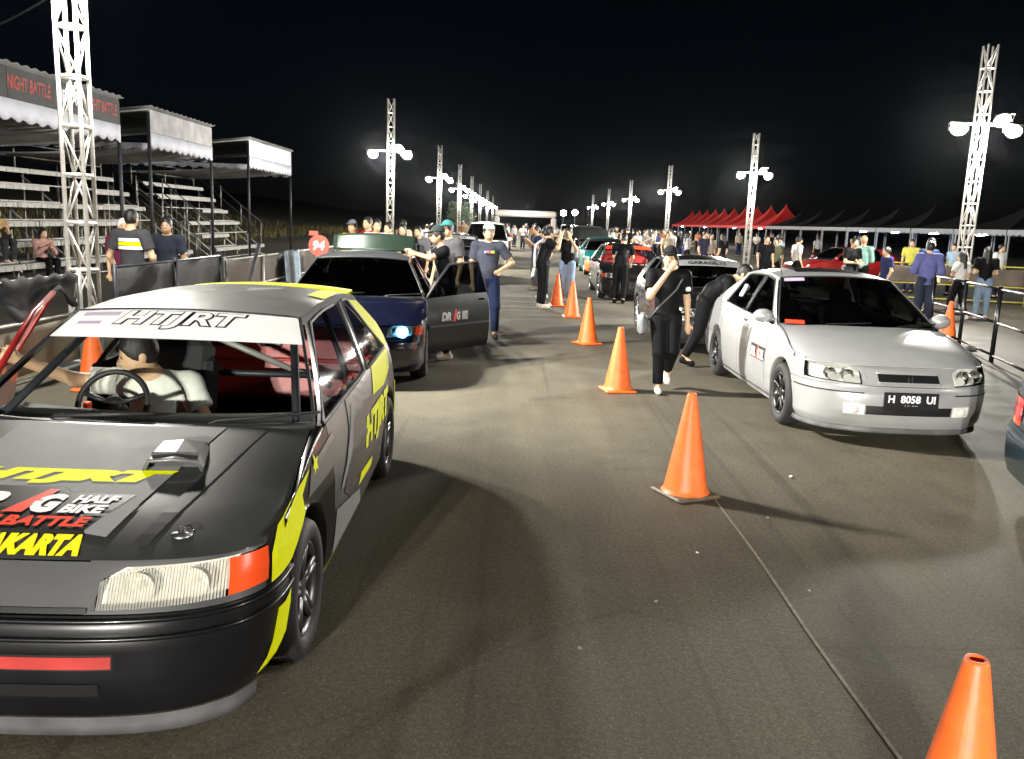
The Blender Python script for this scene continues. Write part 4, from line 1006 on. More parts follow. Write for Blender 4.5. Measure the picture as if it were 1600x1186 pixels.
def canopy(Y0, Y1, label, fascia, text=None, xf=-9.6, xb=-14.4):
    t = thing('canopy', label, 'canopy', (xf, Y0, 0), 0); L = Y1 - Y0; D = xb - xf
    pm = MATS['dark_steel']
    for y in (0, L):
        MB().tube([(0, y, 0), (0, y, 4.2)], .045, 8).build('post', pm, t, True)
        MB().tube([(D, y, 0), (D, y, 3.7)], .045, 8).build('post', pm, t, True)
        MB().tube([(0, y, 4.26), (D, y, 3.72)], .035, 6).build('rafter', MATS['scaffold'], t, True)
    G = [[(.12 + (D - .12) * u, -.1 + (L + .2) * v, 4.32 - .56 * u + .025 * math.sin(v * L * 20)) for u in (0, .25, .5, .75, 1)] for v in np.linspace(0, 1, int(L * 12))]
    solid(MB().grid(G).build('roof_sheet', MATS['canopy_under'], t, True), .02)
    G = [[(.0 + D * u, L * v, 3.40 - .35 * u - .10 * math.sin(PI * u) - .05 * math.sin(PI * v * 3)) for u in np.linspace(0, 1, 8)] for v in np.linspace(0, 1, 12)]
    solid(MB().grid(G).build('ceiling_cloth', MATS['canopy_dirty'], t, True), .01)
    nf = max(2, round(L / 2.6)); w = L / nf
    for k in range(nf): MB().box((.03, w * (k + .5), 3.98), (.03, w - .012, .56)).build('fascia_panel', fascia, t)
    # scalloped valances, front and both ends
    def scallop(p0, d, ln, top, hgt):
        n = int(ln / .1); rows = []
        for i in range(n + 1):
            s = i / n * ln; b = hgt + .09 * abs(math.sin(s / .42 * PI)); o = .012 * math.sin(s * 9)
            nx, ny = -d[1], d[0]; q = lambda z, k: (p0[0] + d[0] * s + nx * o * k, p0[1] + d[1] * s + ny * o * k, z)
            rows.append([q(top, 0), q(top - b * .6, .6), q(top - b, 1)])
        return MB().grid(rows)
    solid(scallop((.05, 0, 0), (0, 1), L, 3.69, .32).build('valance', MATS['canopy_white'], t, True), .006)
    for y in (-.02, L + .02): solid(scallop((0, y, 0), (-1, 0), -D, 3.42, .10).build('valance', MATS['canopy_white'], t, True), .006)
    if text:
        for k, (s, m, y, wd) in enumerate(text):
            v, f = text2d(s, .3, .1, .008, wd); v[:, 1] *= .26 / np.ptp(v[:, 1])
            mapped('lettering', v, f, lambda a, b, y=y: (.05, y + a, 4.0 + b), m, t)
    return t
canopy(12.0, 21.1, 'dark canopy with red lettering on its black fascia over the near grandstand', MATS['banner_black'],
       [('NIGHT BATTLE', mat('banner_red', (.30, .03, .025), .7, var=.4, scale=9), 5.3, 1.5), ('DRAG', MATS['decal_white'], 6.9, .8), ('NIGHT BATTLE', MATS['banner_red'], 8.2, 1.5), ('DRAG', MATS['decal_white'], 3.7, .8)])
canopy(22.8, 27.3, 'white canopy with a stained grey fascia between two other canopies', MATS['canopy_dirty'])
canopy(31.0, 36.6, 'farthest white canopy with a clean bright fascia over the short grandstand', MATS['canopy_white'])

# ------------------------------------------------------------------ fences
def fence_panel(label, X0, Y0, X1, Y1, top, m, cloth_m=None, cz=(.12, 1.02), mids=(.55,), step=2.0, name='fence', cat='fence', post=.028, group=None):
    L = math.hypot(X1 - X0, Y1 - Y0); a = math.atan2(Y1 - Y0, X1 - X0)
    t = thing(name, label, cat, (X0, Y0, 0), a, group)
    n = max(1, round(L / step))
    for k in range(n + 1): MB().tube([(L * k / n, 0, 0), (L * k / n, 0, top + .04)], post, 8).build('post', m, t, True)
    for z in (top,) + tuple(mids) + (.10,): MB().tube([(0, 0, z), (L, 0, z)], .019, 6).build('rail', m, t, True)
    if cloth_m:
        for k in range(n):
            G = [[(L * (k + u) / n, .035 + .018 * math.sin(u * 9 + k) + .012 * math.sin(v * 6), cz[0] + (cz[1] - cz[0]) * v - .03 * math.sin(PI * u) * v) for v in np.linspace(0, 1, 8)] for u in np.linspace(.01, .99, 16)]
            solid(MB().grid(G).build('banner', cloth_m, t, True), .006)
    return t
FL = MATS['scaffold']
fence_panel('railing of pale boards on posts behind the race car, nearest on the grandstand side', -4.75, 4.6, -4.68, 9.2, 1.06, FL, MATS['board_beige'], (.15, .62), (.66,))
fence_panel('fence stretch covered in crumpled black banner beside the near lamp tower', -4.62, 9.9, -4.60, 13.4, 1.10, MATS['dark_steel'], MATS['banner_dark'], (.1, 1.10))
fence_panel('fence stretch covered in brown cloth in front of the grandstands', -4.60, 13.6, -4.55, 23.5, 1.02, FL, MATS['banner_brown'], (.1, 1.02))
G = [[(-4.66 + .03 * math.sin(v * 9) + .05 * v * math.sin(u * 12), 7.75 + 1.35 * u, 1.09 - .42 * v * (.7 + .3 * math.sin(u * 7)) + .02 * math.sin(u * 30 + v * 8)) for v in np.linspace(0, 1, 12)] for u in np.linspace(0, 1, 26)]
tag(solid(MB().grid(G).build('black_tarp', mat('tarp_black', (.010, .011, .015), .85, var=.4, bump=.5, bscale=12), None, True), .006), 'crumpled black tarp hung over the pale board railing', 'tarp')
G = [[(-4.48 + .03 * math.sin(u * 14) + .05 * v, 16.6 + 1.0 * u, 1.06 - .75 * v + .02 * math.sin(u * 20)) for v in np.linspace(0, 1, 8)] for u in np.linspace(0, 1, 16)]
tag(solid(MB().grid(G).build('blue_sheet', mat('sheet_blue', (.22, .30, .38), .6, var=.25, bump=.3, bscale=9), None, True), .006), 'pale blue plastic sheet hung over the brown cloth fence', 'sheet')
tag(MB().tube([(-4.30, 13.2, .0), (-4.18, 14.0, 1.28)], .03, 8).build('leaning_pole', MATS['dark_steel'], None, True), 'black pole leaning on the brown cloth fence', 'pole')
BF = MATS['matte_black']
for k, (a, b, lab) in enumerate((((6.62, 11.0), (7.0, 12.6), 'black pipe barrier at the picture edge beside the silver sedan'), ((7.03, 12.7), (7.42, 14.4), 'black pipe barrier next to the cone behind the silver sedan'),
                                 ((7.45, 14.5), (7.75, 16.2), 'black pipe barrier half hidden by the man in the violet shirt'))):
    fence_panel(lab, a[0], a[1], b[0], b[1], 1.07, BF, None, mids=(.58,), step=1.7, name='crowd_barrier', cat='barrier', post=.022, group='black pipe barriers beside the silver sedan')
tag(MB().box((7.30, 13.9, .045), (.26, .2, .09), Matrix.Rotation(.3, 3, 'Z'), .02).build('concrete_block', mat('concrete', (.45, .44, .42), .85, var=.2, bump=.3)), 'pale concrete block under the black pipe barrier', 'block')
fence_panel('low mesh fence with yellow posts behind the two women', 10.2, 24.5, 17.5, 23.0, 1.05, mat('post_yellow', (.45, .38, .05), .6), MATS['banner_brown'], (.5, 1.0), (.5,), 1.8)

# ------------------------------------------------------------------ marquee tents
mat('tent_red', (.70, .025, .02), .65, var=.12, scale=2)
mat('tent_black', (.006, .006, .007), .8, var=.3, scale=2, spec=.1)
mat('tent_white', (.30, .30, .32), .7, var=.1)
LED = emitter('led_tube', (.62, .82, 1.0), 55)
def tent_mesh(m, key, fl=1.0):
    n = 9; b = MB(); prof = [(r, 2.25 + (z - 2.25) * fl) for r, z in [ (2.5, 2.25), (2.0, 2.46), (1.5, 2.72), (1.0, 3.05), (.55, 3.45), (.25, 3.85), (.08, 4.15), (.02, 4.40)]]
    for q in range(4):
        M = Matrix.Rotation(q * PI / 2, 3, 'Z')
        b.grid([[tuple(M @ Vector((r, r * s, z - .05 * (1 - s * s) * (r / 2.5)))) for r, z in prof] for s in np.linspace(-1, 1, n)])
    return b.mesh('roof_' + key, m, False)
def valance_mesh(m, key):
    b = MB()
    for q in range(4):
        M = Matrix.Rotation(q * PI / 2, 3, 'Z'); b.grid([[tuple(M @ Vector((2.5 + .01 * math.sin(s * 40), s * 2.5, z))) for z in (2.25, 2.0 + .03 * math.sin(s * 30))] for s in np.linspace(-1, 1, 40)])
    return b.mesh('valance_' + key, m)
tr_, tb_ = tent_mesh(MATS['tent_red'], 'red'), tent_mesh(MATS['tent_black'], 'black', .72)
vr_, vb_ = valance_mesh(MATS['tent_red'], 'red'), valance_mesh(MATS['tent_white'], 'white')
tp_ = MB().tube([(0, 0, 0), (0, 0, 2.25)], .04, 6).mesh('tent_post', MATS['tent_white'])
for k in range(20):
    red = k >= 10; y = 34.0 + 5.1 * k
    t = thing('marquee_tent', ('%s red peaked marquee tent counting from the black ones' % ORD[k - 10]) if red else ('%s black peaked marquee tent counting from the camera' % ORD[k]), 'tent', (25.5, y, 0), 0, 'red marquee tents' if red else 'black marquee tents')
    link('roof', tr_ if red else tb_, t); link('valance', vr_ if red else vb_, t)
    for sx in (-1, 1):
        for sy in (-1, 1):
            o = link('post', tp_, t); o.location = (sx * 2.42, sy * 2.42, 0)
    if k in (2, 3, 4, 5, 10, 12, 15, 18):
        l = MB().tube([(-2.3, -.5, 2.02), (-2.3, .5, 1.98)], .05, 8).build('led_tube', LED, t, True)
        point_light((-2.0, 0, 1.9), 90, (.7, .85, 1.0), t, .1)

# ------------------------------------------------------------------ start arch, work lights, sign
ar = thing('inflatable_arch', 'pale inflatable arch spanning the far end of the track', 'arch', (1.1, 205, 0))
am = mat('arch_cloth', (.60, .54, .52), .6, var=.08)
MB().box((0, 0, 3.7), (14.8, 1.5, 1.45), None, .35).build('beam', am, ar)
for s in (-1, 1): MB().box((s * 6.7, 0, 1.48), (1.4, 1.45, 2.96), None, .3).build('leg', am, ar)
v, f = text2d('AURORA', 1.2, .1, .03, 4.6); mapped('lettering', v, f, lambda a, b: (a, -.76, 3.7 + b), MATS['decal_white'], ar)
point_light((0, -8, 5.0), 3000, LAMP_COL, ar)  # added light with no fixture, only brightens the arch
for k, (x, z) in enumerate(((6.3, 3.3), (8.0, 3.45))):
    w = thing('work_light', 'round white work light on a stand beside the arch, ' + ('nearer to it' if k == 0 else 'farther from it'), 'work light', (x, 130, 0), 0, 'work lights by the arch')
    MB().tube([(0, 0, 0), (0, 0, z)], .04, 6).build('pole', MATS['dark_steel'], w)
    for a in range(3): MB().tube([(0, 0, .8), (.6 * math.cos(a * 2.1), .6 * math.sin(a * 2.1), 0)], .03, 5).build('leg', MATS['dark_steel'], w)
    MB().lathe([(.001, .1), (.3, .08), (.42, 0), (.40, -.06), (.001, -.14)], 20, 'y', (0, 0, z)).build('lamp_face', FLOOD_FACE, w, True)
sg_ = thing('round_sign', 'round red sign with a white 94 on the fence behind the blue hatchback', 'sign', (-3.68, 16.0, 0))
MB().tube([(0, 0.03, 0), (0, .03, 1.15)], .02, 6).build('post', MATS['decal_white'], sg_)
MB().lathe([(.001, -.01), (.19, -.01), (.19, .01), (.001, .01)], 28, 'y', (0, 0, 1.22)).build('disc', MATS['decal_red'], sg_)
MB().box((-.10, 0, 1.44), (.16, .012, .08)).build('flag', MATS['decal_red'], sg_)
v, f = text2d('94', .22, .2, .008); mapped('lettering', v, f, lambda a, b: (a, -.014, 1.22 + b), MATS['decal_white'], sg_)

# ------------------------------------------------------------------ traffic cones
def cone(x, y, label, base='cone_orange', tilt=0.0, rz=0.0, H=.70):
    t = thing('traffic_cone', label, 'traffic cone', (x, y, 0), R(rz), 'orange traffic cones'); t.rotation_euler = (0, R(tilt), R(rz))
    MB().box((0, 0, .015), (.345, .345, .028), None, .012).build('base', MATS[base], t)
    MB().lathe([(.165, .028), (.150, .045), (.145, .06), (.032, H - .01), (.028, H), (.022, H), (.024, H - .08), (.06, .4)], 28).build('body', MATS['cone_orange'], t, True)
    return t
cone(1.235, 2.10, 'orange cone cut off by the bottom edge of the picture', rz=10)
cone(1.185, 5.64, 'large orange cone with a dirty base beside the chalk line', 'cone_dirty', rz=25)
cone(1.13, 9.29, 'orange cone just before the walking woman in black', rz=12)
cone(1.08, 12.97, 'orange cone with a wide base, third in the row from the chalk line', rz=30)
cone(1.06, 16.7, 'orange cone in front of the two photographers', rz=5)
cone(.86, 18.9, 'orange cone half hidden between the two photographers', rz=15)
cone(7.50, 15.0, 'orange cone at the black pipe barrier behind the silver sedan', rz=20)
cone(-4.15, 8.35, 'orange cone seen through the windscreen of the race car', rz=8)

# ------------------------------------------------------------------ litter and cable
from_px = [(2.06, 6.15), (1.62, 5.2), (1.05, 4.55), (.72, 3.9), (1.52, 4.1), (.32, 3.4)]
for k, (x, y) in enumerate(from_px):
    G = [[(x + .016 * (u - .5) * (1 if k else 1.8), y + .022 * (w - .5) * (1 if k else 1.8), .004 + .009 * (abs(math.sin(u * 5 + w * 3 + k)))) for u in (0, .5, 1)] for w in (0, .5, 1)]
    tag(MB().grid(G).build('paper_scrap', MATS['decal_white'] if k in (0, 2) else MATS['board_beige']), ['crumpled white paper scrap on the bright asphalt before the silver sedan', 'small pale scrap by the chalk line near the cone', 'white scrap on the dark asphalt between race car and chalk line',
        'tiny beige scrap in the middle of the dark asphalt', 'tiny beige scrap touching the chalk line', 'tiny beige scrap lowest in the picture'][k], 'litter', 'paper scraps on the asphalt')
tag(MB().tube([(-4.9 - 4.7 * t, 9.8 + 4.2 * t, 4.1 + .15 * t - .55 * math.sin(PI * t) * .4) for t in np.linspace(0, 1, 14)], .012, 5).build('cable', MATS['dark_steel'], None, True), 'dark cable hung from the near lamp tower to the black canopy', 'cable')

# ------------------------------------------------------------------ tree beyond the towers
def tree(x, y, h, w, label, seed):
    t = thing('tree', label, 'tree', (x, y, 0)); rr = random.Random(seed); b = MB()
    b.tube([(0, 0, 0), (.05, .02, h * .3), (-.03, .05, h * .6)], [.14, .10, .05], 7)
    for k in range(6):
        a = k * 1.05; b.tube([(0, 0, h * (.25 + .06 * k)), (math.cos(a) * w * .5, math.sin(a) * w * .5, h * (.45 + .07 * k))], [.05, .02], 5)
    b.build('trunk', mat('bark', (.10, .08, .06), .9, var=.3, bump=.5), t, True)
    c = MB(); cl = [(rr.gauss(0, w * .35), rr.gauss(0, w * .35), h * rr.uniform(.4, .95), w * rr.uniform(.22, .42)) for _ in range(16)]
    for i in range(2200):
        q = cl[i % 16]; d = Vector((rr.gauss(0, 1), rr.gauss(0, 1), rr.gauss(0, 1))).normalized() * q[3] * rr.uniform(.5, 1.0) ** .5
        p = Vector(q[:3]) + d; u = Vector((rr.gauss(0, 1), rr.gauss(0, 1), rr.gauss(0, 1))).normalized(); w_ = u.orthogonal().normalized(); s = rr.uniform(.05, .11)
        c.add([p - u * s, p + w_ * s * .5, p + u * s, p - w_ * s * .5], [(0, 1, 2, 3)])
    c.build('crown', mat('leaf', (.05, .085, .03), .7, var=.5, scale=3), t)
tree(-5.9, 84, 3.2, 1.9, 'dark green tree behind the fourth lamp tower on the grandstand side', 4)
# ------------------------------------------------------------------ people: distance-field bodies
class Field:
    def __init__(s, lo, hi, h):
        s.h = h; s.o = np.array(lo) - 2 * h; s.n = np.ceil((np.array(hi) - s.o) / h).astype(int) + 3
        s.d = np.full(s.n, 9.0, np.float32); s.ax = [s.o[i] + h * np.arange(s.n[i]) for i in range(3)]
    def blend(s, lo, hi, fn, k, sub=False):
        m = k + 3 * s.h
        a = np.clip(np.floor((np.array(lo) - m - s.o) / s.h).astype(int), 0, s.n); b = np.clip(np.ceil((np.array(hi) + m - s.o) / s.h).astype(int) + 1, 0, s.n)
        if (b <= a).any(): return
        X, Y, Z = np.meshgrid(s.ax[0][a[0]:b[0]], s.ax[1][a[1]:b[1]], s.ax[2][a[2]:b[2]], indexing='ij')
        e = fn(X, Y, Z).astype(np.float32); v = s.d[a[0]:b[0], a[1]:b[1], a[2]:b[2]]
        if sub: v[...] = np.maximum(v, -e); return
        if k <= 0: v[...] = np.minimum(v, e); return
        h = np.clip(.5 + .5 * (v - e) / k, 0, 1); v[...] = v * (1 - h) + e * h - k * h * (1 - h)
    def cap(s, a, b, ra, rb, k=.02, flat=1.0, cut=False, cut0=False):
        a = np.array(a, float); b = np.array(b, float); r = max(ra, rb); ba = b - a; L = max(1e-6, float((ba ** 2).sum()))
        lo = np.minimum(a, b) - r; hi = np.maximum(a, b) + r
        def fn(X, Y, Z):
            px, py, pz = X - a[0], Y - a[1], Z - a[2]
            t = np.clip((px * ba[0] + py * ba[1] + pz * ba[2]) / L, 0, 1)
            d = np.sqrt((px - t * ba[0]) ** 2 + ((py - t * ba[1]) / flat) ** 2 + (pz - t * ba[2]) ** 2) - (ra + (rb - ra) * t)
            if flat < 1: d = d * (.5 + .5 * flat)
            if cut: d = np.maximum(d, ((X - b[0]) * ba[0] + (Y - b[1]) * ba[1] + (Z - b[2]) * ba[2]) / math.sqrt(L))
            if cut0: d = np.maximum(d, -((X - a[0]) * ba[0] + (Y - a[1]) * ba[1] + (Z - a[2]) * ba[2]) / math.sqrt(L))
            return d
        s.blend(lo, hi, fn, k)
    def ell(s, c, r, k=.02, R3=None, sub=False):
        c = np.array(c, float); m = max(r)
        def fn(X, Y, Z):
            x, y, z = X - c[0], Y - c[1], Z - c[2]
            if R3 is not None: x, y, z = [R3[0][i] * x + R3[1][i] * y + R3[2][i] * z for i in range(3)]
            k0 = np.sqrt((x / r[0]) ** 2 + (y / r[1]) ** 2 + (z / r[2]) ** 2) + 1e-6; k1 = np.sqrt((x / r[0] ** 2) ** 2 + (y / r[1] ** 2) ** 2 + (z / r[2] ** 2) ** 2) + 1e-6
            return k0 * (k0 - 1) / k1
        s.blend(c - m, c + m, fn, k, sub)
    def plane(s, p, n):
        """keep the side the normal points to"""
        n = np.array(n, float) / np.linalg.norm(n)
        X, Y, Z = np.meshgrid(*s.ax, indexing='ij'); s.d = np.maximum(s.d, -((X - p[0]) * n[0] + (Y - p[1]) * n[1] + (Z - p[2]) * n[2])).astype(np.float32)
    def mesh(s):
        d = s.d; ins = d < 0; n = s.n
        c = np.zeros(n - 1, int)
        for i in (0, 1):
            for j in (0, 1):
                for k in (0, 1): c += ins[i:n[0] - 1 + i, j:n[1] - 1 + j, k:n[2] - 1 + k]
        act = (c > 0) & (c < 8); idx = np.full(n - 1, -1); I = np.argwhere(act); idx[act] = np.arange(len(I))
        acc = np.zeros((len(I), 3)); cnt = np.zeros(len(I))
        cor = [(i, j, k) for i in (0, 1) for j in (0, 1) for k in (0, 1)]
        for a in cor:
            for ax in range(3):
                if a[ax]: continue
                b = list(a); b[ax] = 1; b = tuple(b)
                da = d[I[:, 0] + a[0], I[:, 1] + a[1], I[:, 2] + a[2]]; db = d[I[:, 0] + b[0], I[:, 1] + b[1], I[:, 2] + b[2]]
                m = (da < 0) != (db < 0); t = np.where(m, da / np.where(m, da - db, 1), 0)
                P = np.array(a)[None] + t[:, None] * (np.array(b) - np.array(a))[None]
                acc += P * m[:, None]; cnt += m
        V = s.o + s.h * (I + acc / cnt[:, None])
        F = []
        for ax in range(3):
            o1, o2 = [(1, 2), (2, 0), (0, 1)][ax]
            sl0 = [slice(1, n[q] - 1) for q in range(3)]; sl0[ax] = slice(0, n[ax] - 1); sl1 = list(sl0); sl1[ax] = slice(1, n[ax])
            A, B = ins[tuple(sl0)], ins[tuple(sl1)]; E = np.argwhere(A != B)
            if not len(E): continue
            base = E + np.array([0 if q == ax else 1 for q in range(3)]); fl = A[E[:, 0], E[:, 1], E[:, 2]]
            def cell(d1, d2):
                q = base.copy(); q[:, o1] -= d1; q[:, o2] -= d2; return idx[q[:, 0], q[:, 1], q[:, 2]]
            Q = np.stack([cell(1, 1), cell(0, 1), cell(0, 0), cell(1, 0)], 1); Q[~fl] = Q[~fl][:, ::-1]; F.append(Q)
        return V, (np.concatenate(F) if F else np.zeros((0, 4), int))

def fmesh(name, V, F, m, parent):
    me = bpy.data.meshes.new(name); me.vertices.add(len(V)); me.vertices.foreach_set('co', V.astype(np.float32).ravel())
    me.loops.add(F.size); me.loops.foreach_set('vertex_index', F.astype(np.int32).ravel()); me.polygons.add(len(F))
    me.polygons.foreach_set('loop_start', np.arange(0, F.size, 4, dtype=np.int32)); me.polygons.foreach_set('loop_total', np.full(len(F), 4, np.int32))
    me.polygons.foreach_set('use_smooth', np.ones(len(F), bool)); me.materials.append(m); me.update(calc_edges=True); me.validate()
    return link(name, me, parent)

JT = dict(pel=(0, .0, .535), wst=(0, .0, .62), che=(0, .0, .725), nck=(0, .008, .825), hd=(0, -.012, .925),
          sL=(.108, .01, .805), sR=(-.108, .01, .805), eL=(.135, .025, .635), eR=(-.135, .025, .635), wL=(.135, -.035, .49), wR=(-.135, -.035, .49),
          hL=(.05, 0, .525), hR=(-.05, 0, .525), kL=(.058, -.012, .285), kR=(-.058, -.012, .285), aL=(.06, .012, .05), aR=(-.06, .012, .05), look=(0, -1, 0))
CLOTH = {}
def cloth(col, rough=.9):
    k = 'cloth_%d_%d_%d' % tuple(int(c * 999) for c in col); return mat(k, col, rough, var=.14, scale=9, bump=.35, bscale=22, spec=.08)

def person(label, loc, face=0.0, h=1.68, pose=None, shirt=(.03, .03, .035), sleeve='short', pants=(.02, .02, .025), shoes=(.6, .6, .6), hair='short', hat=None, skin='skin', vox=None,
           group=None, extra=None, loose=.0, shorts=False, hairc='hair', long_top=0.0, bw=.92):
    """face: degrees turned from looking at -y; loc = feet point"""
    J = dict(JT)
    if pose: J.update(pose)
    Q = {k: np.array(v, float) * h for k, v in J.items()}
    dist = math.hypot(loc[0], loc[1])
    vx = vox or (.013 if dist < 14 else .016 if dist < 24 else .022 if dist < 45 else .03)
    if hair == 'long': bw = min(bw, .84)
    if hair == 'long' and not pose: pose = None
    root = thing('person', label, 'person', (loc[0], loc[1], loc[2] if len(loc) > 2 else 0), R(face), group)
    pts = np.array([Q[k] for k in Q if k != 'look']); lo, hi = pts.min(0) - .16 * h / 1.0 * 1.0, pts.max(0) + .16 * h
    lo[2] = max(lo[2], pts[:, 2].min() - .08 * h)
    sk = MATS[skin]; fine = vx <= .0135
    # look direction basis for the head
    lk = np.array(J['look'], float); lk /= np.linalg.norm(lk); rt = np.cross(lk, (0, 0, 1)); rt /= np.linalg.norm(rt); up = np.cross(rt, lk)
    HB = np.stack([rt, -lk, up], 1)          # columns: local x, y(back), z
    hd = Q['hd']; H = lambda x, y, z: hd + HB @ (np.array((x, y, z)) * h)
    f = Field(lo, hi, vx)
    c = lambda a, b, ra, rb, k=.02, **q: f.cap(Q[a] if isinstance(a, str) else a, Q[b] if isinstance(b, str) else b, ra * h, rb * h, k * h, **q)
    c('pel', 'wst', .085 * bw, .075 * bw, .03, flat=.74); c('wst', 'che', .076 * bw, .088 * bw, .03, flat=.70); c('che', 'nck', .085 * bw, .045, .03, flat=.70)
    c('sL', 'sR', .035, .035, .03); c('nck', H(0, .01, -.02), .032, .030, .015)
    R3 = HB
    f.ell(hd, (.044 * h, .055 * h, .068 * h), .01 * h, R3); f.ell(H(0, -.020, -.030), (.034 * h, .034 * h, .036 * h), .02 * h, R3)
    if vx <= .017:
        f.cap(H(0, -.052, .006), H(0, -.066, -.016), .005 * h, .010 * h, .008 * h)
        for s in (1, -1): f.ell(H(s * .045, .006, -.008), (.006 * h, .013 * h, .019 * h), .004 * h, R3)
        f.cap(H(-.012, -.052, -.040), H(.012, -.052, -.040), .006 * h, .006 * h, .006 * h)
    for s in 'LR':
        c('s' + s, 'e' + s, .030, .023, .018); c('e' + s, 'w' + s, .024, .0155, .012)
        d = Q['w' + s] - Q['e' + s]; d = d / np.linalg.norm(d); hand = Q['w' + s] + d * .052 * h
        sx = 1 if s == 'L' else -1
        sd = np.cross(d, (0, -1, .2)); sd /= max(1e-6, np.linalg.norm(sd)); nb = np.cross(sd, d)
        c(Q['w' + s] + d * .005 * h, hand - d * .008 * h, .014, .017, .010)
        c(Q['w' + s] + d * .012 * h + sd * .006 * h, hand + sd * .012 * h, .010, .011, .008); c(Q['w' + s] + d * .012 * h - sd * .006 * h, hand - sd * .012 * h, .010, .011, .008)
        inw = nb * (1 if (nb[1] < 0) else -1)
        for q, ln in ((-1.5, .040), (-.5, .050), (.5, .048), (1.5, .038)):
            b0 = hand + sd * q * .0085 * h; b1 = b0 + (d * .75 + inw * .25) * ln * .55 * h; b2 = b1 + (d * .5 + inw * .75) * ln * .5 * h
            r = .0055 if fine else .0072
            c(b0, b1, r, r * .95, .003); c(b1, b2, r * .95, r * .8, .003)
        t0 = Q['w' + s] + d * .018 * h - sx * sd * .012 * h; t1 = t0 + (d * .6 - sx * sd * .6 + inw * .3) * .030 * h
        c(t0, t1, .009, .0075, .005); c(t1, t1 + (d * .9 + inw * .2) * .022 * h, .0075, .006, .003)
        c('h' + s, 'k' + s, .052, .036, .02); c('k' + s, 'a' + s, .036, .021, .015)
        toe = Q['a' + s] + np.array(J.get('t' + s, (0, -.085, -.025))) * h; c('a' + s, toe, .022, .018, .012)
    V, F = f.mesh(); fmesh('body', V, F, sk, root)
    # clothing
    def garment(nm, build, m, cutp=None):
        g = Field(lo, hi, vx); build(g)
        for p, n in (cutp or []): g.plane(p, n)
        V, F = g.mesh()
        if len(F): fmesh(nm, V, F, m, root)
    e = .010 + loose
    def top(g):
        cc = lambda a, b, ra, rb, k=.02, **q: g.cap(a if not isinstance(a, str) else Q[a], b if not isinstance(b, str) else Q[b], (ra + e) * h, (rb + e) * h, k * h, **q)
        hem = Q['pel'] + (Q['pel'] - Q['wst']) / np.linalg.norm(Q['pel'] - Q['wst']) * (.015 + long_top) * h
        cc(Q['wst'], hem, .080 * bw, .088 * bw, .03, flat=.76, cut=True); cc('wst', 'che', .079 * bw, .090 * bw, .03, flat=.72); nk = Q['che'] + (Q['nck'] - Q['che']) * .95
        cc('che', nk, .087 * bw, .040, .03, flat=.72, cut=True); cc('sL', 'sR', .034, .034, .03)
        for s in 'LR':
            if sleeve == 'short': cc('s' + s, Q['s' + s] + (Q['e' + s] - Q['s' + s]) * .68, .034, .034, .015, cut=True)
            elif sleeve == 'long': cc('s' + s, 'e' + s, .033, .027, .015); cc('e' + s, Q['e' + s] + (Q['w' + s] - Q['e' + s]) * .95, .027, .019, .012, cut=True)
    garment('shirt', top, cloth(shirt))
    lg = .009 + loose * .8
    def bot(g):
        cc = lambda a, b, ra, rb, k=.02, **q: g.cap(a if not isinstance(a, str) else Q[a], b if not isinstance(b, str) else Q[b], (ra + lg) * h, (rb + lg) * h, k * h, **q)
        cc('pel', Q['pel'] + (Q['wst'] - Q['pel']) * .6, .086 * bw, .080 * bw, .02, flat=.76, cut=True)
        for s in 'LR':
            if shorts: cc('h' + s, Q['h' + s] + (Q['k' + s] - Q['h' + s]) * .95, .053, .042, .02, cut=True)
            else: cc('h' + s, 'k' + s, .053, .038, .02); cc('k' + s, Q['k' + s] + (Q['a' + s] - Q['k' + s]) * .93, .037, .025 + loose * .5, .012, cut=True)
    garment('shorts' if shorts else 'trousers', bot, cloth(pants))
    for s in 'LR':
        toe = Q['a' + s] + np.array(J.get('t' + s, (0, -.085, -.025))) * h
        def shoe(g, s=s, toe=toe):
            a = Q['a' + s]; g.cap(a + np.array((0, .012, -.022)) * h, toe, .026 * h, .023 * h, .01 * h); g.cap(a, a + np.array((0, .005, -.02)) * h, .026 * h, .026 * h, .01 * h)
        garment('shoe', shoe, cloth(shoes, .6))
    if hair:
        def hr(g):
            g.ell(H(0, .006, .010), (.0495 * h, .060 * h, .068 * h), 0, R3)
            if hair == 'long':
                g.cap(H(0, .045, .0), H(0, .062, -.15), .042 * h, .030 * h, .02 * h); g.cap(H(.035, .02, -.02), H(.045, .03, -.12), .02 * h, .016 * h, .02 * h); g.cap(H(-.035, .02, -.02), H(-.045, .03, -.12), .02 * h, .016 * h, .02 * h)
            if hair == 'bun': g.ell(H(0, .07, .03), (.025 * h, .025 * h, .025 * h), .005 * h, R3)
            g.ell(H(0, -.060, -.028), (.043 * h, .050 * h, .060 * h), 0, R3, True)
        garment('hair' if hair != 'scarf' else 'headscarf', hr, MATS[hairc], [(H(0, 0, -.045), HB @ np.array((0, .35, 1)))] if hair == 'short' else None)
    if hat:
        kind, hcol = hat
        def ht(g):
            g.ell(H(0, .004, .022), (.054 * h, .064 * h, .062 * h), 0, R3)
        garment('cap_crown' if kind == 'cap' else 'hat_crown', ht, cloth(hcol), [(H(0, 0, .030), HB @ np.array((0, .12, 1)))])
        def br(g):
            if kind == 'cap': g.ell(H(0, -.075, .032), (.042 * h, .045 * h, .009 * h), 0, R3)
            else: g.ell(H(0, 0, .030), (.085 * h, .092 * h, .010 * h), 0, R3)
        garment('cap_visor' if kind == 'cap' else 'hat_brim', br, cloth(hcol))
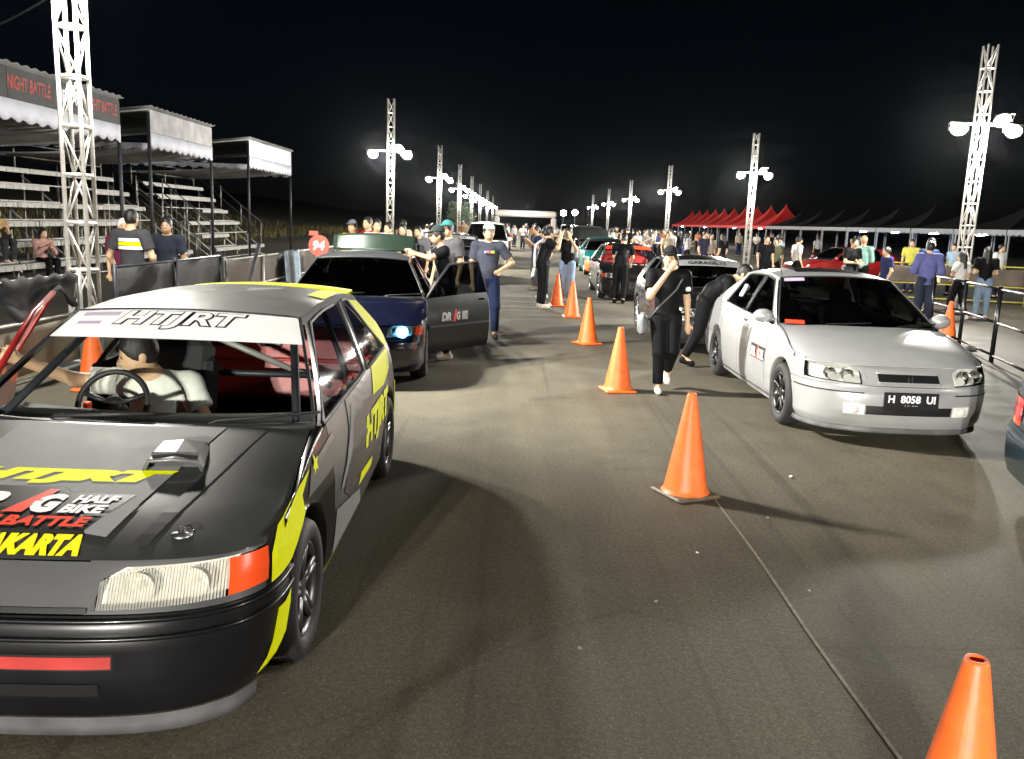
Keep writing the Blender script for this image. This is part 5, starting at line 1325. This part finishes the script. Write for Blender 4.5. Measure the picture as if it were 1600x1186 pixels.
    if vx <= .017:
        for s in (1, -1):
            p = H(s * .017, -.0535, .004); m = MB().lathe([(.0, -.004), (.007, -.002), (.008, .002)], 8, 'y'); m.v = [tuple(p + HB @ (np.array(q) * h / 1.7)) for q in m.v]; m.build('eye', MATS['decal_black'], root, True)
    if extra: extra(root, Q, h, H)
    return root

def strap(root, pts, m, r=.012, name='bag_strap'): return MB().tube(pts, r, 6).build(name, m, root, True)
def phone(root, p, face=(0, 1, 0), tilt=0):
    o = MB().box((0, 0, 0), (.075, .010, .155), None, .004).build('phone', MATS['black_paint'], None)
    o.parent = root; o.location = tuple(p); o.rotation_euler = (R(tilt), 0, 0); return o
# ------------------------------------------------------------------ people in the scene
BLK, NAVY, DGREY, JEAN, LJEAN, WHT = (.006, .006, .007), (.02, .026, .075), (.03, .032, .038), (.018, .026, .065), (.22, .30, .42), (.70, .70, .70)
ARMS_PHONE = dict(eL=(.13, -.03, .655), wL=(.04, -.15, .76), eR=(-.13, -.03, .655), wR=(-.04, -.15, .76))
ARMS_UP = dict(eL=(.14, -.09, .72), wL=(.05, -.13, .88), eR=(-.14, -.09, .72), wR=(-.05, -.13, .88))
FOLD = dict(eL=(.135, -.01, .64), wL=(.0, -.10, .66), eR=(-.135, -.01, .64), wR=(.02, -.10, .63))
STEP = dict(kL=(.055, -.075, .29), aL=(.055, -.10, .05), kR=(-.055, .03, .285), aR=(-.055, .13, .075), tR=(0, -.07, -.045))
HIP = dict(eL=(.215, .03, .665), wL=(.10, -.06, .60))
def held_phone(p, Q, key, label):
    w = p.matrix_basis if False else Matrix.Translation(p.location) @ Matrix.Rotation(p.rotation_euler.z, 4, 'Z')
    q = w @ Vector(Q[key]); d = Vector((0, -1, 0)); d.rotate(Matrix.Rotation(p.rotation_euler.z, 3, 'Z'))
    o = MB().box((0, 0, 0), (.078, .010, .16), None, .004).build('phone', MATS['black_paint']); o.location = q + d * .03 + Vector((0, 0, .06)); o.rotation_euler = (R(-12), 0, p.rotation_euler.z)
    tag(o, label, 'phone', 'phones in hands'); return o

# driver
hx, hy = -.35, 1.47
cx = -1.628 + hx * math.cos(R(1.19)) - hy * math.sin(R(1.19)); cy = 3.271 + hx * math.sin(R(1.19)) + hy * math.cos(R(1.19))
person('driver in a white t-shirt reaching for the open door of the race car', (cx, cy, .03), 1.2, 1.70,
       dict(pel=(0, .035, .205), wst=(0, .04, .285), che=(0, .03, .385), nck=(-.012, .0, .48), hd=(-.035, -.04, .568), sL=(.105, .02, .458), sR=(-.115, .0, .465), eL=(.165, -.01, .345), wL=(.10, -.13, .30),
            eR=(-.235, -.05, .475), wR=(-.345, -.17, .555), hL=(.05, 0, .20), hR=(-.05, 0, .20), kL=(.08, -.28, .27), kR=(-.08, -.28, .27), aL=(.07, -.44, .13), aR=(-.07, -.44, .13), look=(-.85, -.45, -.30)),
       shirt=(.66, .66, .60), pants=DGREY, skin='skin', vox=.0105, shoes=BLK)

# walking woman in black
def p1x(root, Q, h, H):
    strap(root, [(.10 * h, -.03, .80 * h), (.05 * h, -.085 * h, .72 * h), (-.06 * h, -.088 * h, .60 * h), (-.12 * h, -.02, .50 * h)], MATS['lip_grey'], .010)
    b = MB().box((-.16 * h, -.01, .47 * h), (.10, .20, .22), Matrix.Rotation(.2, 3, 'X'), .04); b.build('shoulder_bag', mat('bag_grey', (.16, .17, .18), .6, var=.3), root, True)
    MB().box((.135 * h, -.02, .72 * h), (.055, .03, .05), None, .01).build('sleeve_patch', MATS['decal_white'], root)
person('walking woman in black with a black cap and white shoes, hand at her face', (1.61, 9.31), -4, 1.58,
       dict(eR=(-.125, -.085, .665), wR=(-.012, -.125, .845), eL=(.14, .05, .64), wL=(.15, .02, .49), kR=(-.035, -.05, .285), aR=(-.03, -.035, .05), kL=(.055, -.045, .30), aL=(.05, .17, .13), tL=(0, -.05, -.075), look=(-.25, -1, -.1)),
       shirt=BLK, pants=BLK, shoes=(.72, .70, .66), hair='long', hat=('cap', (.02, .02, .022)), extra=p1x, long_top=.02)
person('person in black bending forward between the walking woman and the silver sedan', (2.42, 11.15), 70, 1.62,
       dict(STEP, wst=(0, -.045, .60), che=(0, -.14, .66), nck=(0, -.215, .71), hd=(0, -.285, .765), sL=(.108, -.18, .70), sR=(-.108, -.18, .70), eL=(.14, -.20, .55), wL=(.10, -.24, .42), eR=(-.15, -.19, .55), wR=(-.12, -.20, .41), look=(0, -1, -.5)), shirt=BLK, pants=BLK, shoes=BLK)
def p3x(root, Q, h, H):
    for k, (c_, w) in enumerate((((.35, .30, .55), .05), ((.65, .12, .16), .055), ((.62, .66, .05), .05))):
        m = cloth(c_); x0 = -.075 + .052 * k
        G = [[(x0 + u * w, -.150 + .35 * (x0 + u * w) ** 2 * 2, .745 * h + v) for v in (0, .02, .04)] for u in (0, .33, .66, 1)]
        solid(MB().grid(G).build('shirt_print', m, root, True), .012, 0)
person('man in a white cap and dark printed t-shirt by the open blue door', (-.47, 13.2), 8, 1.74, dict(HIP, eR=(-.14, .03, .64), wR=(-.13, -.02, .49), aL=(.075, -.02, .05), kL=(.07, -.03, .285)), shirt=(.05, .055, .075), pants=JEAN, shoes=(.05, .05, .05), hat=('cap', (.72, .74, .80)), extra=p3x)
person('man in a black t-shirt leaning on the roof of the blue hatchback', (-.98, 11.95), -78, 1.70,
       dict(che=(0, -.035, .72), nck=(0, -.05, .815), hd=(0, -.085, .915), sL=(.108, -.04, .795), sR=(-.108, -.04, .795), eL=(.12, -.15, .74), wL=(.07, -.26, .765), eR=(-.13, -.14, .73), wR=(-.07, -.26, .77), look=(.1, -1, -.1)), shirt=BLK, pants=BLK, shoes=BLK, hair='short', skin='skin_dark', hat=('cap', (.03, .04, .04)))
person('person squatting behind the open door of the blue hatchback', (-.93, 11.05), -60, 1.62,
       dict(pel=(0, .08, .16), wst=(0, .045, .235), che=(0, .0, .325), nck=(0, -.035, .41), hd=(0, -.07, .51), sL=(.108, -.02, .395), sR=(-.108, -.02, .395), eL=(.15, -.12, .30), wL=(.06, -.20, .28), eR=(-.15, -.12, .30), wR=(-.05, -.20, .28),
            hL=(.05, .07, .155), hR=(-.05, .07, .155), kL=(.10, -.14, .30), kR=(-.10, -.14, .30), aL=(.08, .0, .05), aR=(-.08, .0, .05), look=(.2, -1, -.2)), shirt=(.04, .04, .045), pants=DGREY, shoes=(.62, .60, .55), skin='skin')
person('person in a pale bucket hat behind the man leaning on the roof', (-1.23, 15.0), 15, 1.62, FOLD, shirt=(.40, .40, .48), pants=DGREY, hat=('bucket', (.42, .38, .38)))
person('person in a teal cap right behind the man leaning on the roof', (-1.12, 13.6), -30, 1.76, None, shirt=(.10, .10, .11), pants=DGREY, hat=('cap', (.05, .20, .19)))
for (x, y, h, sh, lab, hat, hr) in ((-3.25, 17, 1.70, (.72, .60, .02), 'person in a yellow jacket and grey cap behind the raised tailgate', ('cap', (.13, .14, .17)), 'short'), (-3.02, 17.4, 1.78, (.55, .06, .05), 'tall person in red among those behind the raised tailgate', None, 'short'),
                                    (-2.80, 17.1, 1.74, (.66, .66, .66), 'person in white behind the middle of the raised tailgate', None, 'short'), (-2.57, 17.2, 1.69, (.16, .03, .05), 'person in maroon behind the raised tailgate', None, 'short'),
                                    (-2.37, 17.6, 1.66, BLK, 'person in black behind the raised tailgate', None, 'long'), (-2.12, 18.2, 1.62, (.12, .12, .14), 'short person in grey behind the raised tailgate', None, 'short'), (-1.55, 18.8, 1.60, (.62, .05, .10), 'person in bright red beyond the man leaning on the roof', None, 'short')):
    person(lab, (x, y), random.uniform(-40, 40), h, FOLD if h > 1.7 else None, sh, pants=DGREY, hat=hat, hair=hr, group='onlookers behind the blue hatchback')
p7 = person('man in a navy t-shirt and grey trousers looking at his phone on the track', (.45, 23.1), -65, 1.70, ARMS_PHONE, NAVY, pants=(.10, .10, .12), shoes=(.3, .28, .25), skin='skin_dark')
def p8x(root, Q, h, H):
    G = [[(-.02 * h + .12 * h * (1 - t), -.085 * h - .012, (.84 - .40 * t) * h + w * .07) for w in (-.5, .5)] for t in np.linspace(0, 1, 8)]
    strap(root, [(.09 * h, -.02 * h, .83 * h), (.10 * h, .075 * h, .76 * h), (.02 * h, .10 * h, .65 * h), (-.06 * h, .11 * h, .50 * h)], MATS['white_cloth'], .03, 'white_strap')
    MB().box((-.07 * h, .12 * h, .44 * h), (.12, .09, .24), Matrix.Rotation(.25, 3, 'X'), .04).build('white_bag', MATS['white_cloth'], root, True)
p8 = person('photographer all in black with a white strap leaning toward the row of cars', (.50, 18.15), 100, 1.74, dict(ARMS_UP, che=(0, -.035, .72), nck=(0, -.055, .815), hd=(0, -.08, .91), sL=(.108, -.045, .795), sR=(-.108, -.045, .795), eL=(.13, -.15, .73), wL=(.05, -.20, .87), eR=(-.13, -.15, .73), wR=(-.05, -.20, .87), pel=(0, .02, .535)),
       BLK, 'short', BLK, (.55, .52, .45), 'short', extra=p8x, loose=.006)
def p9x(root, Q, h, H):
    G = [[(.10 * h + .02 * math.sin(t * 5), -.10 * h + .19 * h * t if t < .5 else .10 * h, (.66 + .19 * math.sin(PI * min(1, t * 1.1))) * h) for w in (0, 1)] for t in np.linspace(0, 1, 8)]
    MB().tube([(.085 * h, -.085 * h, .68 * h), (.085 * h, -.05 * h, .80 * h), (.09 * h, .02, .845 * h), (.09 * h, .075 * h, .76 * h), (.09 * h, .09 * h, .62 * h)], .038, 8).build('towel', MATS['white_cloth'], root, True)
p9 = person('photographer in a black t-shirt and jeans with a white towel on the shoulder', (1.08, 19.35), -20, 1.70, dict(ARMS_UP), BLK, 'short', LJEAN, (.03, .03, .03), 'short', extra=p9x)
person('person in black half hidden behind the photographer with the white strap', (.60, 20.6), -120, 1.66, None, (.05, .05, .06), pants=DGREY)
for p, k, lab in ((p7, 'x', 'dark phone in the hands of the man in navy'), (p9, 'x', 'dark phone raised by the photographer with the white towel')):
    q = {'x': np.array((0, -.17, .80 if p is p7 else .90)) * 1.7}; held_phone(p, q, 'x', lab)
person('man in black bending over the front of the red-banner hatchback', (2.35, 20.1), 165, 1.68, dict(che=(0, -.10, .70), nck=(0, -.15, .785), hd=(0, -.20, .87), sL=(.108, -.12, .77), sR=(-.108, -.12, .77), eL=(.13, -.20, .63), wL=(.09, -.27, .53), eR=(-.13, -.20, .63), wR=(-.09, -.27, .53), look=(0, -1, -.6)), BLK, 'short', BLK, BLK, 'short')

# tent side
person('man in a loose violet-blue shirt seen from behind at the barrier', (8.43, 18.0), 172, 1.70, dict(FOLD, eL=(.16, .0, .64), eR=(-.16, .0, .64), aL=(.085, .012, .05), aR=(-.085, .012, .05)), (.10, .105, .26), 'long', (.025, .03, .05), BLK, 'short', loose=.009, long_top=.05)
person('man in a navy t-shirt behind the violet-blue shirt', (9.55, 20.4), 20, 1.77, None, (.02, .035, .09), 'short', DGREY, BLK, 'short')
person('woman in a white top and black trousers near the mesh fence', (9.62, 19.0), 205, 1.50, dict(STEP, **{k: v for k, v in HIP.items()}), (.74, .72, .70), 'short', BLK, WHT, 'long')
person('woman in a black top and pale blue jeans near the mesh fence', (10.42, 19.5), 160, 1.62, FOLD, BLK, 'short', LJEAN, WHT, 'long')
person('boy in a navy football shirt looking aside beyond the silver sedan', (8.65, 20.6), -85, 1.52, None, NAVY, 'short', NAVY, BLK, 'short')
person('person in a mint green hoodie seen from behind', (8.86, 22.6), 150, 1.76, FOLD, (.24, .42, .37), 'long', BLK, BLK, 'short', hairc='skin', hat=('bucket', (.24, .42, .37))) if 0 else person('person in a mint green hoodie seen from behind', (8.86, 22.6), 150, 1.76, FOLD, (.24, .42, .37), 'long', BLK, BLK, 'scarf', hairc='skin_dark')
person('man in a black printed t-shirt beside the mint hoodie', (8.38, 22.0), 20, 1.70, FOLD, BLK, 'short', DGREY, BLK, 'short')
for x, y, h, c_, lab, hr in ((7.32, 26, 1.66, BLK, 'man in black beside the second tent-side lamp tower', 'short'), (7.72, 26.4, 1.60, (.10, .10, .05), 'person in olive between a black and a pale blue shirt', 'short'), (7.96, 26.8, 1.72, (.32, .40, .50), 'man in a pale blue shirt next to the white t-shirt', 'short'),
                             (8.20, 25.8, 1.68, WHT, 'man in a white t-shirt left of the red racing car', 'short'), (6.32, 30, 1.72, (.03, .03, .06), 'dark dressed man above the black hatchback roof', 'short'), (6.60, 30.3, 1.66, (.55, .48, .40), 'person in beige above the black hatchback roof', 'long'), (6.90, 29.8, 1.66, BLK, 'person in black above the black hatchback roof', 'long'),
                             (12.3, 27.5, 1.70, (.60, .55, .10), 'far person in yellow behind the mesh fence', 'short'), (13.4, 27.0, 1.62, (.30, .42, .55), 'far person in light blue behind the mesh fence', 'short'), (14.6, 26.6, 1.66, WHT, 'far person in white behind the mesh fence', 'short')):
    person(lab, (x, y), random.uniform(-150, 150), h, random.choice((None, FOLD)), c_, 'short', random.choice((BLK, DGREY, JEAN)), BLK, hr, group='spectators on the tent side')

# grandstand side
def vest(root, Q, h, H):
    for z, m in ((.765, 'decal_white'), (.735, 'decal_yellow'), (.705, 'decal_white')):
        MB().grid([[(.098 * h * math.sin(a) * 1.06, (.098 * h * .72) * math.cos(a) * 1.08, z * h + d) for d in (-.022, .022)] for a in np.linspace(-1.3, 1.3, 12)]).build('reflective_band', MATS[m], root, True)
person('man in dark clothes with a yellow reflective band across his back at the fence', (-5.30, 11.9), 176, 1.76, dict(eL=(.175, .02, .635), wL=(.16, -.05, .52), eR=(-.175, .02, .635), wR=(-.16, -.05, .52)), (.05, .05, .055), 'short', DGREY, BLK, 'short', extra=vest)
person('man in a dark printed t-shirt next to the reflective band man', (-5.22, 12.9), 10, 1.66, None, (.03, .035, .05), 'short', DGREY, BLK, 'short', skin='skin_dark')
person('person in maroon half hidden by the reflective band man', (-6.0, 13.2), 30, 1.62, None, (.12, .02, .05), 'short', BLK, BLK, 'scarf', hairc='white_cloth')
SIT = dict(pel=(0, .05, .30), wst=(0, .055, .385), che=(0, .035, .49), nck=(0, .01, .585), hd=(0, -.015, .685), sL=(.105, .015, .565), sR=(-.105, .015, .565), eL=(.13, -.06, .42), wL=(.03, -.15, .50), eR=(-.13, -.06, .42), wR=(-.02, -.16, .52), hL=(.05, .03, .29), hR=(-.05, .03, .29), kL=(.07, -.21, .30), kR=(-.06, -.21, .30), aL=(.07, -.20, .05), aR=(-.06, -.20, .05))
person('seated woman in a dusty pink top on the lowest bench of the long grandstand', (-10.85, 19.8, .02), 60, 1.62, SIT, (.42, .24, .22), 'long', BLK, BLK, 'long')
person('seated person in tan at the picture edge on the long grandstand', (-11.35, 18.9, .46), 70, 1.62, SIT, (.35, .26, .12), 'short', DGREY, BLK, 'short')

# far crowd
cols = [('white', (.70, .68, .66)), ('black', BLK), ('beige', (.48, .40, .30)), ('pale grey', (.38, .38, .40)), ('navy', NAVY), ('rust', (.35, .12, .05))]
def crowd(spots, where, seed, grp):
    rr = random.Random(seed)
    for k, (x, y) in enumerate(sorted(spots, key=lambda p: p[0] / p[1])):
        cn, cc_ = cols[[0, 2, 1, 0, 3, 0, 4, 5, 2, 0, 1, 3][(k + seed) % 12]]
        person('far spectator in %s, %s from left %s' % (cn, ORD[k], where), (x, y), rr.uniform(-180, 180), rr.uniform(1.58, 1.75), rr.choice((None, FOLD, ARMS_PHONE)), cc_, 'short', rr.choice((BLK, DGREY, JEAN)), BLK, rr.choice(('short', 'long')), group=grp, vox=.03)
crowd([(4.6, 44), (5.0, 47), (5.35, 43.5), (5.7, 46), (6.2, 48), (6.4, 44.5), (6.9, 47), (7.2, 45), (7.5, 49), (5.5, 50), (7.9, 46), (6.0, 51)], 'in the crowd beyond the red-banner hatchback', 0, 'crowd beyond the parked row')
crowd([(-.4, 62), (.2, 58), (.9, 61), (1.6, 57), (2.0, 63), (2.5, 60), (3.1, 64), (1.2, 70), (-.9, 66), (.5, 72)], 'in the crowd far up the track', 3, 'crowd far up the track')
crowd([(5.0, 35), (5.4, 36.5), (5.8, 34.5), (6.3, 36), (6.7, 35), (7.1, 37), (5.2, 38.5), (6.0, 39), (7.6, 36), (4.9, 40), (6.6, 40), (7.4, 40.5)], 'in the nearer crowd above the red-banner hatchback', 2, 'nearer crowd beyond the parked row')
crowd([(-3.2, 24), (-3.6, 27), (-3.0, 30), (-3.5, 33), (-2.9, 36), (-3.3, 39), (-2.7, 44), (-3.1, 48)], 'along the fence behind the raised tailgate', 1, 'onlookers along the fence')
crowd([(14.5, 58), (15.5, 54), (16.2, 60), (17.0, 50), (13.0, 64), (18.0, 47), (12.0, 70), (11.0, 66)], 'in the crowd before the tents', 5, 'crowd before the tents')

# ------------------------------------------------------------------ added thin volume imitating lens bloom around the floodlights
hz = MB().box((0, 720, 3.25), (1806, 1566, 8.5)).build('bloom_haze', None); hz['kind'] = 'stuff'; hz['label'] = 'thin added mist imitating lens bloom around the floodlights'; hz['category'] = 'bloom_haze'
hm = bpy.data.materials.new('bloom_haze'); hm.use_nodes = True; hn = hm.node_tree; hn.nodes.remove(hn.nodes['Principled BSDF'])
pv = hn.nodes.new('ShaderNodeVolumePrincipled'); pv.inputs['Color'].default_value = (.88, .93, 1, 1); pv.inputs['Density'].default_value = .000022; pv.inputs['Anisotropy'].default_value = .95
hn.links.new(pv.outputs[0], hn.nodes['Material Output'].inputs['Volume']); hz.data.materials[0] = hm
